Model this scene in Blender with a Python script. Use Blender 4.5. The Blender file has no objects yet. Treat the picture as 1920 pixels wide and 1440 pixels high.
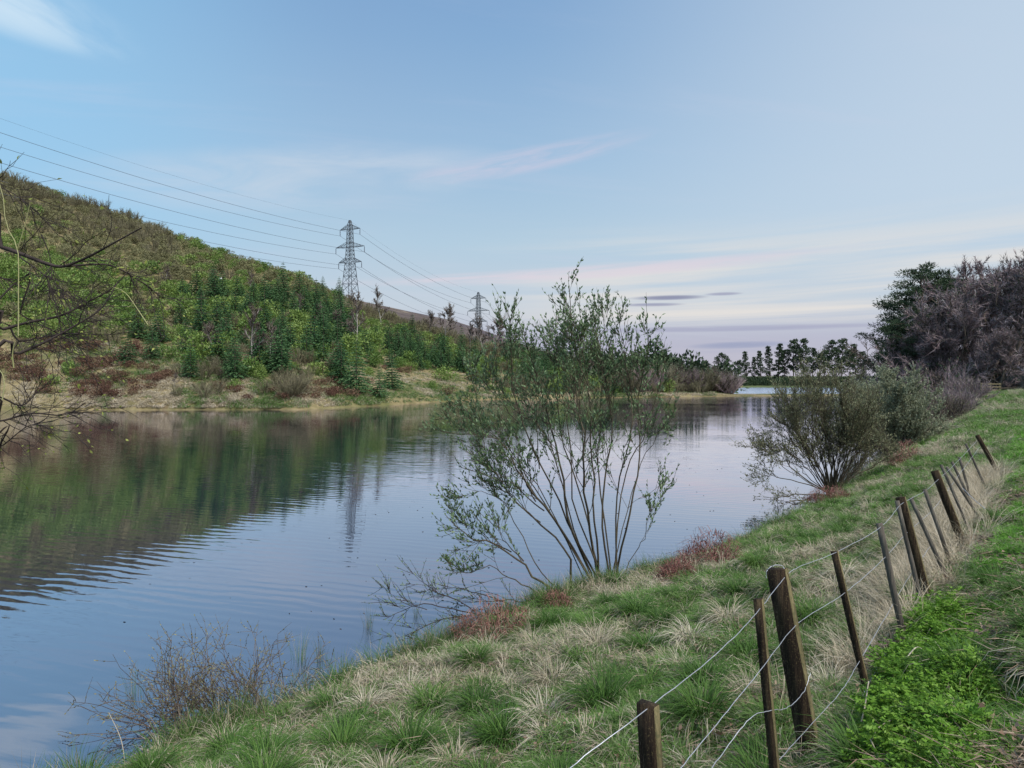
import bpy, math, random
import numpy as np
R = math.radians
random.seed(7)
rng = np.random.default_rng(11)
sc = bpy.context.scene
COL = sc.collection

# ------------------------------------------------------------------ camera
CAMZ, F, HOR = 4.0, 1280.0, 705.0          # eye height over the water, focal length in photo pixels, horizon row
cam = bpy.data.cameras.new('camera'); cam.lens = 24; cam.sensor_width = 36
cam.clip_start = 0.1; cam.clip_end = 20000
co = bpy.data.objects.new('camera', cam); COL.objects.link(co)
co.location = (0, 0, CAMZ); co.rotation_euler = (R(90) - math.atan(15 / F), 0, 0)
sc.camera = co
sc.view_settings.view_transform = 'Standard'; sc.view_settings.look = 'None'
sc.view_settings.gamma = 1; sc.view_settings.use_curve_mapping = False
sc.view_settings.exposure = 1.4
sc.cycles.max_bounces = 6; sc.cycles.diffuse_bounces = 3; sc.cycles.transparent_max_bounces = 4
sc.cycles.transmission_bounces = 3; sc.cycles.glossy_bounces = 3

# ------------------------------------------------------------------ node helper
class N:
    def __init__(s, tree): s.t = tree; tree.nodes.clear()
    def __call__(s, typ, ins=None, **kw):
        n = s.t.nodes.new(typ)
        for k, v in kw.items(): setattr(n, k, v)
        for k, v in (ins or {}).items():
            sock = n.inputs[k]
            if isinstance(v, bpy.types.NodeSocket): s.t.links.new(v, sock)
            else: sock.default_value = v
        return n
    def math(s, op, a, b=0.0, c=None, clamp=False):
        n = s('ShaderNodeMath', {0: a, 1: b}, operation=op, use_clamp=clamp)
        if c is not None:
            if isinstance(c, bpy.types.NodeSocket): s.t.links.new(c, n.inputs[2])
            else: n.inputs[2].default_value = c
        return n.outputs[0]
    def ramp(s, fac, stops, interp='LINEAR'):
        n = s('ShaderNodeValToRGB', {0: fac}); e = n.color_ramp.elements
        n.color_ramp.interpolation = interp
        while len(e) < len(stops): e.new(0.5)
        for el, (p, c) in zip(e, stops):
            el.position = p; el.color = (*c, 1) if len(c) == 3 else c
        return n.outputs[0]
    def step(s, x, a, b):
        n = s('ShaderNodeMapRange', {0: x, 1: a, 2: b, 3: 0.0, 4: 1.0}, interpolation_type='SMOOTHSTEP')
        return n.outputs[0]
    def mix(s, f, a, b, blend='MIX'):
        n = s('ShaderNodeMix', data_type='RGBA', blend_type=blend)
        for k, v in ((0, f), (6, a), (7, b)):
            if isinstance(v, bpy.types.NodeSocket): s.t.links.new(v, n.inputs[k])
            else: n.inputs[k].default_value = v if k == 0 else (*v, 1)
        return n.outputs[2]
    def noise(s, vec, scale, detail=4, rough=0.55, dist=0.0):
        return s('ShaderNodeTexNoise', {'Vector': vec, 'Scale': scale, 'Detail': detail, 'Roughness': rough, 'Distortion': dist}).outputs[0]

def lin(r, g, b):
    f = lambda c: (c / 255 / 12.92) if c <= 10 else ((c / 255 + .055) / 1.055) ** 2.4
    return (f(r), f(g), f(b))

# ------------------------------------------------------------------ world: dusk sky
SUN_EL, SUN_AZ = R(54), R(138)             # soft evening light from the right, a little behind the camera
w = bpy.data.worlds.new('World'); sc.world = w; w.use_nodes = True
n = N(w.node_tree)
d = n('ShaderNodeNewGeometry').outputs['Incoming']
d = n('ShaderNodeVectorMath', {0: d, 1: (-1, -1, -1)}, operation='MULTIPLY').outputs[0]
d = n('ShaderNodeVectorMath', {0: d}, operation='NORMALIZE').outputs[0]
xyz = n('ShaderNodeSeparateXYZ', {0: d}); X, Y, Z = xyz.outputs
el = n.math('ABSOLUTE', Z)
base = n.ramp(el, [(0.0, lin(194, 190, 204)), (0.05, lin(186, 187, 206)), (0.10, lin(198, 209, 221)), (0.19, lin(180, 206, 225)),
                   (0.30, lin(160, 193, 223)), (0.44, lin(137, 175, 214)), (0.62, lin(112, 152, 202)), (1.0, lin(92, 130, 188))])
left = n.math('MULTIPLY', n.step(n.math('MULTIPLY', X, -1.0), 0.18, 0.62), 0.62)
base = n.mix(left, base, lin(150, 208, 246))
right = n.math('MULTIPLY', n.step(X, -0.05, 0.62), n.step(el, 0.07, 0.24))
base = n.mix(n.math('MULTIPLY', right, 0.8), base, lin(202, 218, 234))
# faint cirrus: noise on a flat layer overhead
inv = n.math('DIVIDE', 1.0, n.math('ADD', el, 0.08))
cv = n('ShaderNodeCombineXYZ', {0: n.math('MULTIPLY', X, inv), 1: n.math('MULTIPLY', Y, inv), 2: 0.0}).outputs[0]
cv2 = n('ShaderNodeMapping', {0: n('ShaderNodeMapping', {0: cv, 2: (0, 0, R(-14))}).outputs[0], 3: (0.5, 2.4, 1)}).outputs[0]
cir = n.noise(cv2, 1.3, 6, 0.6, 0.4)
cir = n.math('MULTIPLY', n.step(cir, 0.5, 0.85), 0.22)
base = n.mix(cir, base, lin(214, 214, 232))
# level streaks low over the horizon: long in azimuth, thin in elevation
az = n.math('ARCTAN2', X, Y)
tilt = n.math('SUBTRACT', el, n.math('MULTIPLY', az, 0.02))
sv = n('ShaderNodeCombineXYZ', {0: n.math('MULTIPLY', az, 1.3), 1: n.math('MULTIPLY', tilt, 34.0), 2: 0.0}).outputs[0]
st = n.noise(sv, 1.0, 5, 0.55, 0.3)
band = n.math('MULTIPLY', n.step(el, 0.055, 0.085), n.math('SUBTRACT', 1.0, n.step(el, 0.13, 0.23)))
band = n.math('MULTIPLY', band, n.step(az, -0.12, 0.2))
base = n.mix(n.math('MULTIPLY', n.math('MULTIPLY', n.step(st, 0.36, 0.62), band), 0.85), base, lin(234, 228, 222))
low = n.math('MULTIPLY', n.math('SUBTRACT', 1.0, n.step(el, 0.05, 0.085)), n.step(st, 0.45, 0.7))
base = n.mix(n.math('MULTIPLY', low, 0.3), base, lin(160, 166, 198))

def wisp(azc, elc, ra, re, slope, colour, k, lo=0.35, hi=0.7, ns=(9., 60.)):
    """one cloud: an elongated patch at a bearing, broken up by noise"""
    global base
    da = n.math('SUBTRACT', az, azc)
    de = n.math('SUBTRACT', n.math('SUBTRACT', el, elc), n.math('MULTIPLY', da, slope))
    q = n.math('ADD', n.math('POWER', n.math('DIVIDE', da, ra), 2.0), n.math('POWER', n.math('DIVIDE', de, re), 2.0))
    m = n.math('SUBTRACT', 1.0, n.step(q, 0.0, 1.0))
    v = n('ShaderNodeCombineXYZ', {0: n.math('MULTIPLY', az, ns[0]), 1: n.math('MULTIPLY', de, ns[1]), 2: azc * 7}).outputs[0]
    m = n.math('MULTIPLY', m, n.step(n.noise(v, 1.0, 5, 0.6, 0.6), lo, hi))
    base = n.mix(n.math('MULTIPLY', m, k), base, colour)
wisp(-0.64, 0.405, 0.16, 0.04, -0.12, lin(222, 240, 252), 0.68, 0.2, 0.6, (5., 16.))
wisp(-0.30, 0.265, 0.34, 0.05, 0.10, lin(205, 216, 230), 0.7, 0.15, 0.8, (6., 30.))
wisp(0.02, 0.30, 0.20, 0.020, 0.16, lin(206, 206, 226), 0.75, 0.3, 0.7, (7., 70.))
wisp(0.10, 0.148, 0.42, 0.012, 0.05, lin(224, 214, 224), 0.8, 0.25, 0.6, (6., 70.))
wisp(0.225, 0.111, 0.062, 0.0042, 0.0, lin(128, 130, 162), 0.85, 0.2, 0.45, (14., 160.))
wisp(0.20, 0.1015, 0.055, 0.0032, 0.0, lin(140, 142, 174), 0.75, 0.2, 0.45, (14., 160.))
wisp(0.30, 0.114, 0.03, 0.0028, 0.0, lin(150, 150, 180), 0.7, 0.2, 0.45, (14., 160.))
wisp(0.32, 0.043, 0.08, 0.006, 0.02, lin(146, 156, 190), 0.7, 0.2, 0.5, (12., 140.))
wisp(0.30, 0.066, 0.30, 0.005, 0.0, lin(150, 150, 184), 0.5, 0.2, 0.5, (6., 140.))
sky = n('ShaderNodeTexSky', sky_type='NISHITA', sun_disc=False, sun_elevation=SUN_EL, sun_rotation=SUN_AZ)
b1 = n('ShaderNodeBackground', {'Color': base, 'Strength': 0.36})
b2 = n('ShaderNodeBackground', {'Color': sky.outputs[0], 'Strength': 0.002})
add = n('ShaderNodeAddShader', {0: b1.outputs[0], 1: b2.outputs[0]})
n('ShaderNodeOutputWorld', {0: add.outputs[0]})

sl = bpy.data.lights.new('sun', 'SUN'); sl.energy = 2.0; sl.angle = R(20); sl.color = (1.0, 0.97, 0.92)
so = bpy.data.objects.new('sun', sl); COL.objects.link(so)
so.rotation_euler = (R(90) - SUN_EL, 0, math.pi - SUN_AZ)

# ------------------------------------------------------------------ maths helpers
def P(px, py, dist):
    """the place at forward distance dist that the photograph shows at pixel px, py"""
    return np.array([(px - 960) / F * dist, dist, CAMZ + (HOR - py) / F * dist])
def vn(x, y, seed=0):
    xi = np.floor(x).astype(np.int64); yi = np.floor(y).astype(np.int64)
    fx = x - xi; fy = y - yi; fx = fx * fx * (3 - 2 * fx); fy = fy * fy * (3 - 2 * fy)
    def h(i, j):
        k = (i * 374761393 + j * 668265263 + seed * 974126177) & 0xffffffff
        k = ((k ^ (k >> 13)) * 1274126177) & 0xffffffff
        return ((k ^ (k >> 16)) & 0xffff) / 65535.0
    return (h(xi, yi) * (1 - fx) + h(xi + 1, yi) * fx) * (1 - fy) + (h(xi, yi + 1) * (1 - fx) + h(xi + 1, yi + 1) * fx) * fy
def fbm(x, y, seed=0, o=4):
    s = 0; a = 0.5; x = np.asarray(x, float); y = np.asarray(y, float)
    for i in range(o):
        s = s + a * vn(x, y, seed + i * 17); x = x * 2.03; y = y * 2.03; a *= .5
    return s / (1 - .5 ** o)
def sstep(x, a, b):
    t = np.clip((x - a) / (b - a), 0, 1); return t * t * (3 - 2 * t)
def unit(v):
    v = np.asarray(v, float); return v / np.maximum(np.linalg.norm(v, axis=-1, keepdims=True), 1e-9)

class MB:
    """collects faces and builds ONE mesh; 'tint' is a per-vertex 0..1 value for piece-to-piece colour"""
    def __init__(s): s.v = []; s.f = []; s.t = []; s.m = []; s.n = 0
    def add(s, v, f, tint=0.5, mat=0):
        v = np.asarray(v, float).reshape(-1, 3); f = np.asarray(f, np.int64)
        s.v.append(v); s.f.append(f + s.n); s.m.append(np.full(len(f), mat))
        s.t.append(np.broadcast_to(np.asarray(tint, float), (len(v),)).copy()); s.n += len(v)
    def tube(s, pts, rad, k=4, tint=0.5, mat=0, cap=False):
        p = np.asarray(pts, float); m = len(p); r = np.broadcast_to(np.asarray(rad, float), (m,))
        t = unit(np.gradient(p, axis=0)); ref = np.array([0.31, 0.17, 0.93]) if abs(t[:, 2]).max() < .9 else np.array([.93, .2, .3])
        a = unit(np.cross(t, ref)); b = np.cross(t, a)
        th = np.arange(k) * 2 * math.pi / k
        ring = p[:, None] + r[:, None, None] * (np.cos(th)[None, :, None] * a[:, None] + np.sin(th)[None, :, None] * b[:, None])
        i = np.arange(m - 1)[:, None] * k; j = np.arange(k)[None]; j2 = (j + 1) % k
        f = np.stack([i + j, i + j2, i + k + j2, i + k + j], -1).reshape(-1, 4)
        s.add(ring.reshape(-1, 3), f, tint, mat)
        if cap: s.add(ring[-1], [list(range(k))], tint, mat); s.add(ring[0], [list(range(k))[::-1]], tint, mat)
    def leaves(s, pos, dirs, ln, wd, tint=None, mat=0, fold=0.25):
        """diamond leaves: base, two shoulders, tip"""
        pos = np.asarray(pos, float); m = len(pos)
        if not m: return
        dirs = unit(dirs); side = unit(np.cross(dirs, unit(rng.normal(size=(m, 3))))); up = np.cross(side, dirs)
        ln = np.broadcast_to(ln, (m,))[:, None]; wd = np.broadcast_to(wd, (m,))[:, None]
        mid = pos + dirs * ln * .45
        v = np.stack([pos, mid + side * wd * .5 + up * wd * fold, pos + dirs * ln, mid - side * wd * .5 + up * wd * fold], 1).reshape(-1, 3)
        f = np.arange(m)[:, None] * 4 + np.array([[0, 1, 2, 3]])
        s.add(v, f, np.repeat(rng.random(m) if tint is None else np.broadcast_to(tint, (m,)), 4), mat)
    def slivers(s, a, b, wd, tint=None, mat=0):
        """thin three-cornered twigs from a to b"""
        a = np.asarray(a, float); b = np.asarray(b, float); m = len(a)
        side = unit(np.cross(b - a, rng.normal(size=(m, 3)))) * np.broadcast_to(wd, (m,))[:, None] * .5
        v = np.stack([a - side, a + side, b], 1).reshape(-1, 3)
        s.add(v, np.arange(m)[:, None] * 3 + np.array([[0, 1, 2]]), np.repeat(rng.random(m) if tint is None else np.broadcast_to(tint, (m,)), 3), mat)
    def blades(s, base, out, ln, droop, wd, tint, mat=0, seg=3):
        """grass blades: rise, then arch over towards 'out'"""
        m = len(base); out = unit(out); side = np.cross(out, [0, 0, 1.]); side = unit(side + rng.normal(size=(m, 3)) * .35)
        ln = np.broadcast_to(ln, (m,))[:, None]; droop = np.broadcast_to(droop, (m,))[:, None]; wd = np.broadcast_to(wd, (m,))[:, None]
        cols = []; p = np.array(base, float); ang = np.full((m, 1), math.pi / 2) - droop * .25
        for q in range(seg):
            wq = wd * (1 - .75 * (q / seg) ** 1.3) * .5
            cols += [p - side * wq, p + side * wq]
            p = p + (out * np.cos(ang) + np.array([0, 0, 1.]) * np.sin(ang)) * ln / seg; ang = ang - droop / seg * 1.5
        cols.append(p)
        k = 2 * seg + 1; v = np.stack(cols, 1).reshape(-1, 3); o = np.arange(m)[:, None] * k
        tt = np.repeat(np.broadcast_to(tint, (m,)), k)
        n0 = s.n; s.add(v, np.concatenate([o + np.array([[2 * q, 2 * q + 1, 2 * q + 3, 2 * q + 2]]) for q in range(seg - 1)]), tt, mat)
        f = o + np.array([[k - 3, k - 2, k - 1]]) + n0
        s.f.append(f); s.m.append(np.full(m, mat))
    def mesh(s, name, mats, smooth=False):
        me = bpy.data.meshes.new(name)
        v = np.concatenate(s.v); me.vertices.add(len(v)); me.vertices.foreach_set('co', v.ravel())
        tot = np.concatenate([np.full(len(f), f.shape[1]) for f in s.f]); idx = np.concatenate([f.ravel() for f in s.f])
        me.loops.add(len(idx)); me.loops.foreach_set('vertex_index', idx.astype(np.int32))
        me.polygons.add(len(tot)); st_ = np.concatenate([[0], np.cumsum(tot)[:-1]])
        me.polygons.foreach_set('loop_start', st_.astype(np.int32))
        me.polygons.foreach_set('material_index', np.concatenate(s.m).astype(np.int32))
        a = me.attributes.new('tint', 'FLOAT', 'POINT'); a.data.foreach_set('value', np.concatenate(s.t))
        for m in (mats if isinstance(mats, (list, tuple)) else [mats]): me.materials.append(m)
        if smooth: me.polygons.foreach_set('use_smooth', np.ones(len(tot), bool))
        me.update(calc_edges=True); me.validate()
        return me

def tag(o, label=None, cat=None, group=None, kind=None):
    if label: o['label'] = label
    if cat: o['category'] = cat
    if group: o['group'] = group
    if kind: o['kind'] = kind
    return o
def obj(name, me, parent=None, loc=(0, 0, 0), rz=0, sc_=1):
    o = bpy.data.objects.new(name, me); COL.objects.link(o); o.parent = parent
    o.location = loc; o.rotation_euler = (0, 0, rz); o.scale = (sc_,) * 3 if np.isscalar(sc_) else sc_
    return o
def empty(name, loc, rz=0, s=1):
    o = obj(name, None, None, loc, rz, s); o.empty_display_size = .3; return o
def scatter(name, protos, pts, rot, scl, idx, label, cat):
    """uncountable growth: one object that instances small clumps on its points"""
    me = bpy.data.meshes.new(name); me.vertices.add(len(pts)); me.vertices.foreach_set('co', np.asarray(pts, float).ravel())
    for nm, ty, dat, key in (('rot', 'FLOAT_VECTOR', rot, 'vector'), ('scl', 'FLOAT', scl, 'value'), ('idx', 'INT', idx, 'value')):
        a = me.attributes.new(nm, ty, 'POINT'); a.data.foreach_set(key, np.asarray(dat).ravel().astype(np.int32 if ty == 'INT' else float))
    o = obj(name, me); c = bpy.data.collections.new(name + '_clumps')
    for i, m in enumerate(protos): c.objects.link(bpy.data.objects.new('%s_clump_%02d' % (name, i), m))
    g = bpy.data.node_groups.new(name, 'GeometryNodeTree')
    g.interface.new_socket('Geometry', in_out='INPUT', socket_type='NodeSocketGeometry')
    g.interface.new_socket('Geometry', in_out='OUTPUT', socket_type='NodeSocketGeometry')
    k = N(g); gi = k('NodeGroupInput'); at = {}
    for nm, ty in (('rot', 'FLOAT_VECTOR'), ('scl', 'FLOAT'), ('idx', 'INT')): at[nm] = k('GeometryNodeInputNamedAttribute', {0: nm}, data_type=ty).outputs[0]
    ci = k('GeometryNodeCollectionInfo', {0: c, 1: True, 2: True})
    ip = k('GeometryNodeInstanceOnPoints', {'Points': gi.outputs[0], 'Instance': ci.outputs[0], 'Pick Instance': True, 'Instance Index': at['idx'], 'Rotation': at['rot'], 'Scale': at['scl']})
    k('NodeGroupOutput', {0: ip.outputs[0]})
    o.modifiers.new('scatter', 'NODES').node_group = g
    return tag(o, label, cat, kind='stuff')

# ------------------------------------------------------------------ materials
MATS = {}
def leafmat(name, cols, transl=0.25, rough=0.6, rnd=0.35, spec=0.2):
    m = bpy.data.materials.new(name); m.use_nodes = True; k = N(m.node_tree)
    t = k('ShaderNodeAttribute', attribute_name='tint').outputs['Fac']; r = k('ShaderNodeObjectInfo').outputs['Random']
    f = k.math('ADD', k.math('MULTIPLY', t, 1 - rnd), k.math('MULTIPLY', r, rnd))
    c = k.ramp(f, [(i / (len(cols) - 1), q) for i, q in enumerate(cols)])
    p = k('ShaderNodeBsdfPrincipled', {'Base Color': c, 'Roughness': rough, 'Specular IOR Level': spec}).outputs[0]
    if transl:
        tr = k('ShaderNodeBsdfTranslucent', {0: c}).outputs[0]
        p = k('ShaderNodeMixShader', {0: transl, 1: p, 2: tr}).outputs[0]
    k('ShaderNodeOutputMaterial', {0: p}); MATS[name] = m; return m
def noisemat(name, stops, scale, rough=0.85, bump=0.0, stretch=(1, 1, 1), detail=6, spec=0.2, metal=0.0, second=None):
    m = bpy.data.materials.new(name); m.use_nodes = True; k = N(m.node_tree)
    tc = k('ShaderNodeTexCoord').outputs['Object']; v = k('ShaderNodeMapping', {0: tc, 3: stretch}).outputs[0]
    f = k.noise(v, scale, detail, 0.62)
    c = k.ramp(f, stops)
    if second:
        sscale, lo, hi, colr, amt = second
        c = k.mix(k.math('MULTIPLY', k.step(k.noise(tc, sscale, 4, .6), lo, hi), amt), c, colr)
    p = k('ShaderNodeBsdfPrincipled', {'Base Color': c, 'Roughness': rough, 'Specular IOR Level': spec, 'Metallic': metal})
    if bump:
        b = k('ShaderNodeBump', {'Height': k.noise(v, scale * 3, 5, .6), 'Strength': bump, 'Distance': .02})
        k.t.links.new(b.outputs[0], p.inputs['Normal'])
    k('ShaderNodeOutputMaterial', {0: p.outputs[0]}); MATS[name] = m; return m

G_grass = leafmat('grass_green', [(.05, .10, .025), (.085, .165, .035), (.13, .225, .06), (.20, .27, .11)], .3)
G_lawn = leafmat('grass_lawn', [(.045, .13, .014), (.08, .225, .02), (.135, .32, .035), (.23, .36, .09)], .3)
G_rush = leafmat('grass_tussock_green', [(.022, .055, .010), (.05, .115, .02), (.095, .18, .035), (.18, .26, .08)], .25)
G_straw = leafmat('grass_straw', [(.13, .105, .07), (.26, .22, .15), (.40, .35, .255), (.56, .51, .41)], .2)
G_pale = leafmat('grass_pale_dead', [(.26, .20, .13), (.42, .35, .24), (.55, .47, .35), (.64, .58, .48)], .2)
G_litter = leafmat('leaf_litter', [(.07, .045, .03), (.14, .09, .06), (.24, .17, .12), (.36, .29, .22)], 0)
G_nettle = leafmat('nettle_green', [(.04, .10, .012), (.08, .185, .02), (.14, .27, .03), (.24, .36, .08)], .3)
L_willow = leafmat('willow_leaf', [(.06, .11, .045), (.12, .19, .085), (.20, .275, .15), (.32, .38, .25)], .3)
L_sallow = leafmat('sallow_leaf', [(.12, .13, .065), (.19, .20, .105), (.26, .265, .155), (.34, .34, .23)], .4)
L_sallow2 = leafmat('sallow_leaf_silver', [(.19, .21, .125), (.29, .315, .205), (.38, .405, .29), (.47, .48, .37)], .4)
L_bud = leafmat('bud_leaf', [(.13, .16, .03), (.22, .26, .05), (.33, .36, .10), (.45, .45, .22)], .35)
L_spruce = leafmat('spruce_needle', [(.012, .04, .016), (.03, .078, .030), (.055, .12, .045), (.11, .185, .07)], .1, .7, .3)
L_pine = leafmat('pine_needle', [(.014, .028, .014), (.028, .05, .024), (.045, .07, .034), (.07, .10, .05)], .1, .7, .3)
L_green = leafmat('green_shrub_leaf', [(.04, .085, .02), (.09, .165, .035), (.165, .24, .055), (.26, .33, .10)], .2, .5, .45, .3)
L_olive = leafmat('olive_shrub_leaf', [(.075, .075, .04), (.14, .135, .066), (.20, .195, .095), (.27, .26, .145)], .15, .7, .45)
L_brown = leafmat('brown_scrub_twig', [(.07, .062, .04), (.13, .115, .07), (.19, .172, .11), (.27, .245, .17)], .1, .8, .45)
L_red = leafmat('red_brown_heather', [(.04, .02, .015), (.085, .042, .030), (.13, .075, .05), (.19, .14, .08)], .1, .8, .45)
L_bracken = leafmat('dead_bracken', [(.07, .026, .026), (.145, .058, .05), (.22, .105, .085), (.34, .20, .15)], .15)
B_twig_purple = leafmat('bare_twig_purple', [(.09, .062, .066), (.185, .135, .14), (.275, .215, .215), (.40, .34, .34)], 0, .9, .3)
B_twig_brown = leafmat('bare_twig_brown', [(.05, .035, .028), (.09, .068, .055), (.14, .11, .09), (.22, .19, .16)], 0, .9, .3)
B_bark = noisemat('bark_grey_brown', [(.3, (.045, .035, .028)), (.7, (.16, .13, .10))], 6, .9, .6, (1, 1, .2))
B_willow = noisemat('bark_willow', [(.3, (.03, .024, .018)), (.55, (.075, .062, .04)), (.8, (.14, .115, .075))], 9, .85, .4, (1, 1, .25))
B_pale = noisemat('bark_pale_birch', [(.35, (.08, .07, .06)), (.5, (.24, .22, .195)), (.8, (.42, .40, .37))], 3, .8, .2, (1, 1, .6))
B_dark = noisemat('bark_dark_twig', [(.3, (.015, .012, .012)), (.7, (.06, .045, .04))], 8, .9)
B_pine = noisemat('bark_pine', [(.3, (.03, .022, .018)), (.7, (.11, .075, .055))], 3, .9, .4, (1, 1, .3))
W_post = noisemat('fence_wood_dark', [(.3, (.008, .005, .004)), (.5, (.028, .018, .011)), (.62, (.05, .035, .02)), (.8, (.11, .08, .045))], 26, .95, 1.0, (1, 1, .10), second=(120, .56, .66, (.13, .10, .045), .55))  # post wood, its colour deepened for the faces turned from the light
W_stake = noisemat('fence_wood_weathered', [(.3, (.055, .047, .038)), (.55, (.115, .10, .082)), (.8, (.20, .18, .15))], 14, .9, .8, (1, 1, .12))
W_lit_side = noisemat('fence_wood_lit_side', [(.3, (.09, .075, .035)), (.6, (.18, .15, .075)), (.85, (.27, .23, .14))], 22, .95, 1.0, (1, 1, .12), second=(40, .5, .62, (.07, .075, .035), .6))  # path-side face: wood colour lightened to stand for light from the right
M_wire = noisemat('galvanised_wire', [(.3, (.30, .31, .34)), (.7, (.52, .53, .57))], 30, .45, 0, metal=.55, spec=.5)
M_steel = noisemat('pylon_steel', [(.3, (.07, .085, .10)), (.7, (.13, .15, .17))], .6, .7, 0)
M_cable = noisemat('power_cable_metal', [(.3, (.07, .08, .10)), (.7, (.11, .12, .15))], 2, .6)
M_ins = noisemat('insulator_glass', [(.3, (.05, .06, .08)), (.7, (.09, .10, .13))], 2, .4)
M_white = noisemat('white_paint', [(.3, (.70, .70, .72)), (.7, (.82, .82, .84))], 4, .6)
M_rail = noisemat('rail_wood', [(.3, (.16, .13, .07)), (.7, (.32, .26, .15))], 3, .85)
M_slate = noisemat('slate_roof', [(.3, (.12, .12, .15)), (.7, (.22, .22, .27))], 3, .75, .3)
M_stone = noisemat('shed_stone', [(.3, (.10, .09, .08)), (.7, (.22, .20, .18))], 3, .9, .5)

def groundmat(name, stops, scale, patches, bump=.4):
    m = bpy.data.materials.new(name); m.use_nodes = True; k = N(m.node_tree)
    v = k('ShaderNodeTexCoord').outputs['Object']
    c = k.ramp(k.noise(v, scale, 8, .65), stops)
    for (s_, lo, hi, colr, amt) in patches:
        c = k.mix(k.math('MULTIPLY', k.step(k.noise(v, s_, 5, .6, .3), lo, hi), amt), c, colr)
    p = k('ShaderNodeBsdfPrincipled', {'Base Color': c, 'Roughness': .95, 'Specular IOR Level': .1})
    b = k('ShaderNodeBump', {'Height': k.noise(v, scale * 4, 6, .7), 'Strength': bump, 'Distance': .05 / max(scale, .02) * .3})
    k.t.links.new(b.outputs[0], p.inputs['Normal']); k('ShaderNodeOutputMaterial', {0: p.outputs[0]})
    return m
T_bank = groundmat('bank_turf', [(.3, (.028, .026, .015)), (.5, (.055, .06, .025)), (.7, (.12, .10, .06))], 3.5,  # ground colour darkened to stand for shade down between the tufts
                   [(.5, .45, .6, (.07, .12, .03), .6), (9, .55, .7, (.10, .065, .045), .6)], .6)
T_hill = groundmat('hillside_turf', [(.3, (.09, .08, .035)), (.5, (.19, .155, .08)), (.72, (.28, .225, .13))], .5,
                   [(.09, .48, .62, (.09, .10, .035), .75), (.25, .58, .7, (.07, .035, .025), .6)], .5)
T_moor = groundmat('moor_heather', [(.3, (.05, .04, .036)), (.5, (.085, .066, .06)), (.7, (.12, .095, .085))], .12,
                   [(.05, .57, .66, (.30, .24, .16), .55), (.02, .5, .6, (.07, .06, .075), .6)], .5)
T_far = groundmat('far_field_turf', [(.3, (.06, .08, .035)), (.6, (.10, .12, .05)), (.8, (.18, .16, .09))], .08, [(.02, .5, .6, (.07, .10, .04), .6)])

# water: peat-dark, still, with belts of low ripples
m = bpy.data.materials.new('reservoir_water'); m.use_nodes = True; k = N(m.node_tree)
v = k('ShaderNodeTexCoord').outputs['Object']
v1 = k('ShaderNodeMapping', {0: k('ShaderNodeMapping', {0: v, 2: (0, 0, R(20))}).outputs[0], 3: (.30, 2.3, 1)}).outputs[0]
v2 = k('ShaderNodeMapping', {0: k('ShaderNodeMapping', {0: v, 2: (0, 0, R(10))}).outputs[0], 3: (.8, 6.5, 1)}).outputs[0]
r1 = k.noise(v1, 1.0, 2, .5, .8); r2 = k.noise(v2, 1.0, 3, .55, .5)
calm = k.step(k.noise(k('ShaderNodeMapping', {0: v, 2: (0, 0, R(20)), 3: (.03, .09, 1)}).outputs[0], 1.0, 3, .5), .38, .66)
wv = k('ShaderNodeTexWave', {'Vector': k('ShaderNodeMapping', {0: v, 2: (0, 0, R(16))}).outputs[0], 'Scale': .95, 'Distortion': 6.0, 'Detail': 3.0, 'Detail Scale': .55, 'Detail Roughness': .6}, wave_type='BANDS', bands_direction='Y').outputs['Fac']
h = k.math('ADD', k.math('ADD', k.math('MULTIPLY', r1, .030), k.math('MULTIPLY', wv, .0085)), k.math('MULTIPLY', r2, .0035))
h = k.math('MULTIPLY', h, k.math('ADD', k.math('MULTIPLY', calm, .75), .25))
bmp = k('ShaderNodeBump', {'Height': h, 'Strength': 1.0, 'Distance': .24})
fr = k('ShaderNodeFresnel', {'IOR': 2.0, 'Normal': bmp.outputs[0]}).outputs[0]
fac = k('ShaderNodeMapRange', {0: fr, 1: .10, 2: .55, 3: .27, 4: .90}).outputs[0]
gl = k('ShaderNodeBsdfGlossy', {'Color': (.95, .93, 1.0, 1), 'Roughness': .02, 'Normal': bmp.outputs[0]})
df = k('ShaderNodeBsdfDiffuse', {'Color': (.010, .018, .040, 1)})
mx = k('ShaderNodeMixShader', {0: fac, 1: df.outputs[0], 2: gl.outputs[0]})
k('ShaderNodeOutputMaterial', {0: mx.outputs[0]}); T_water = m

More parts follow.
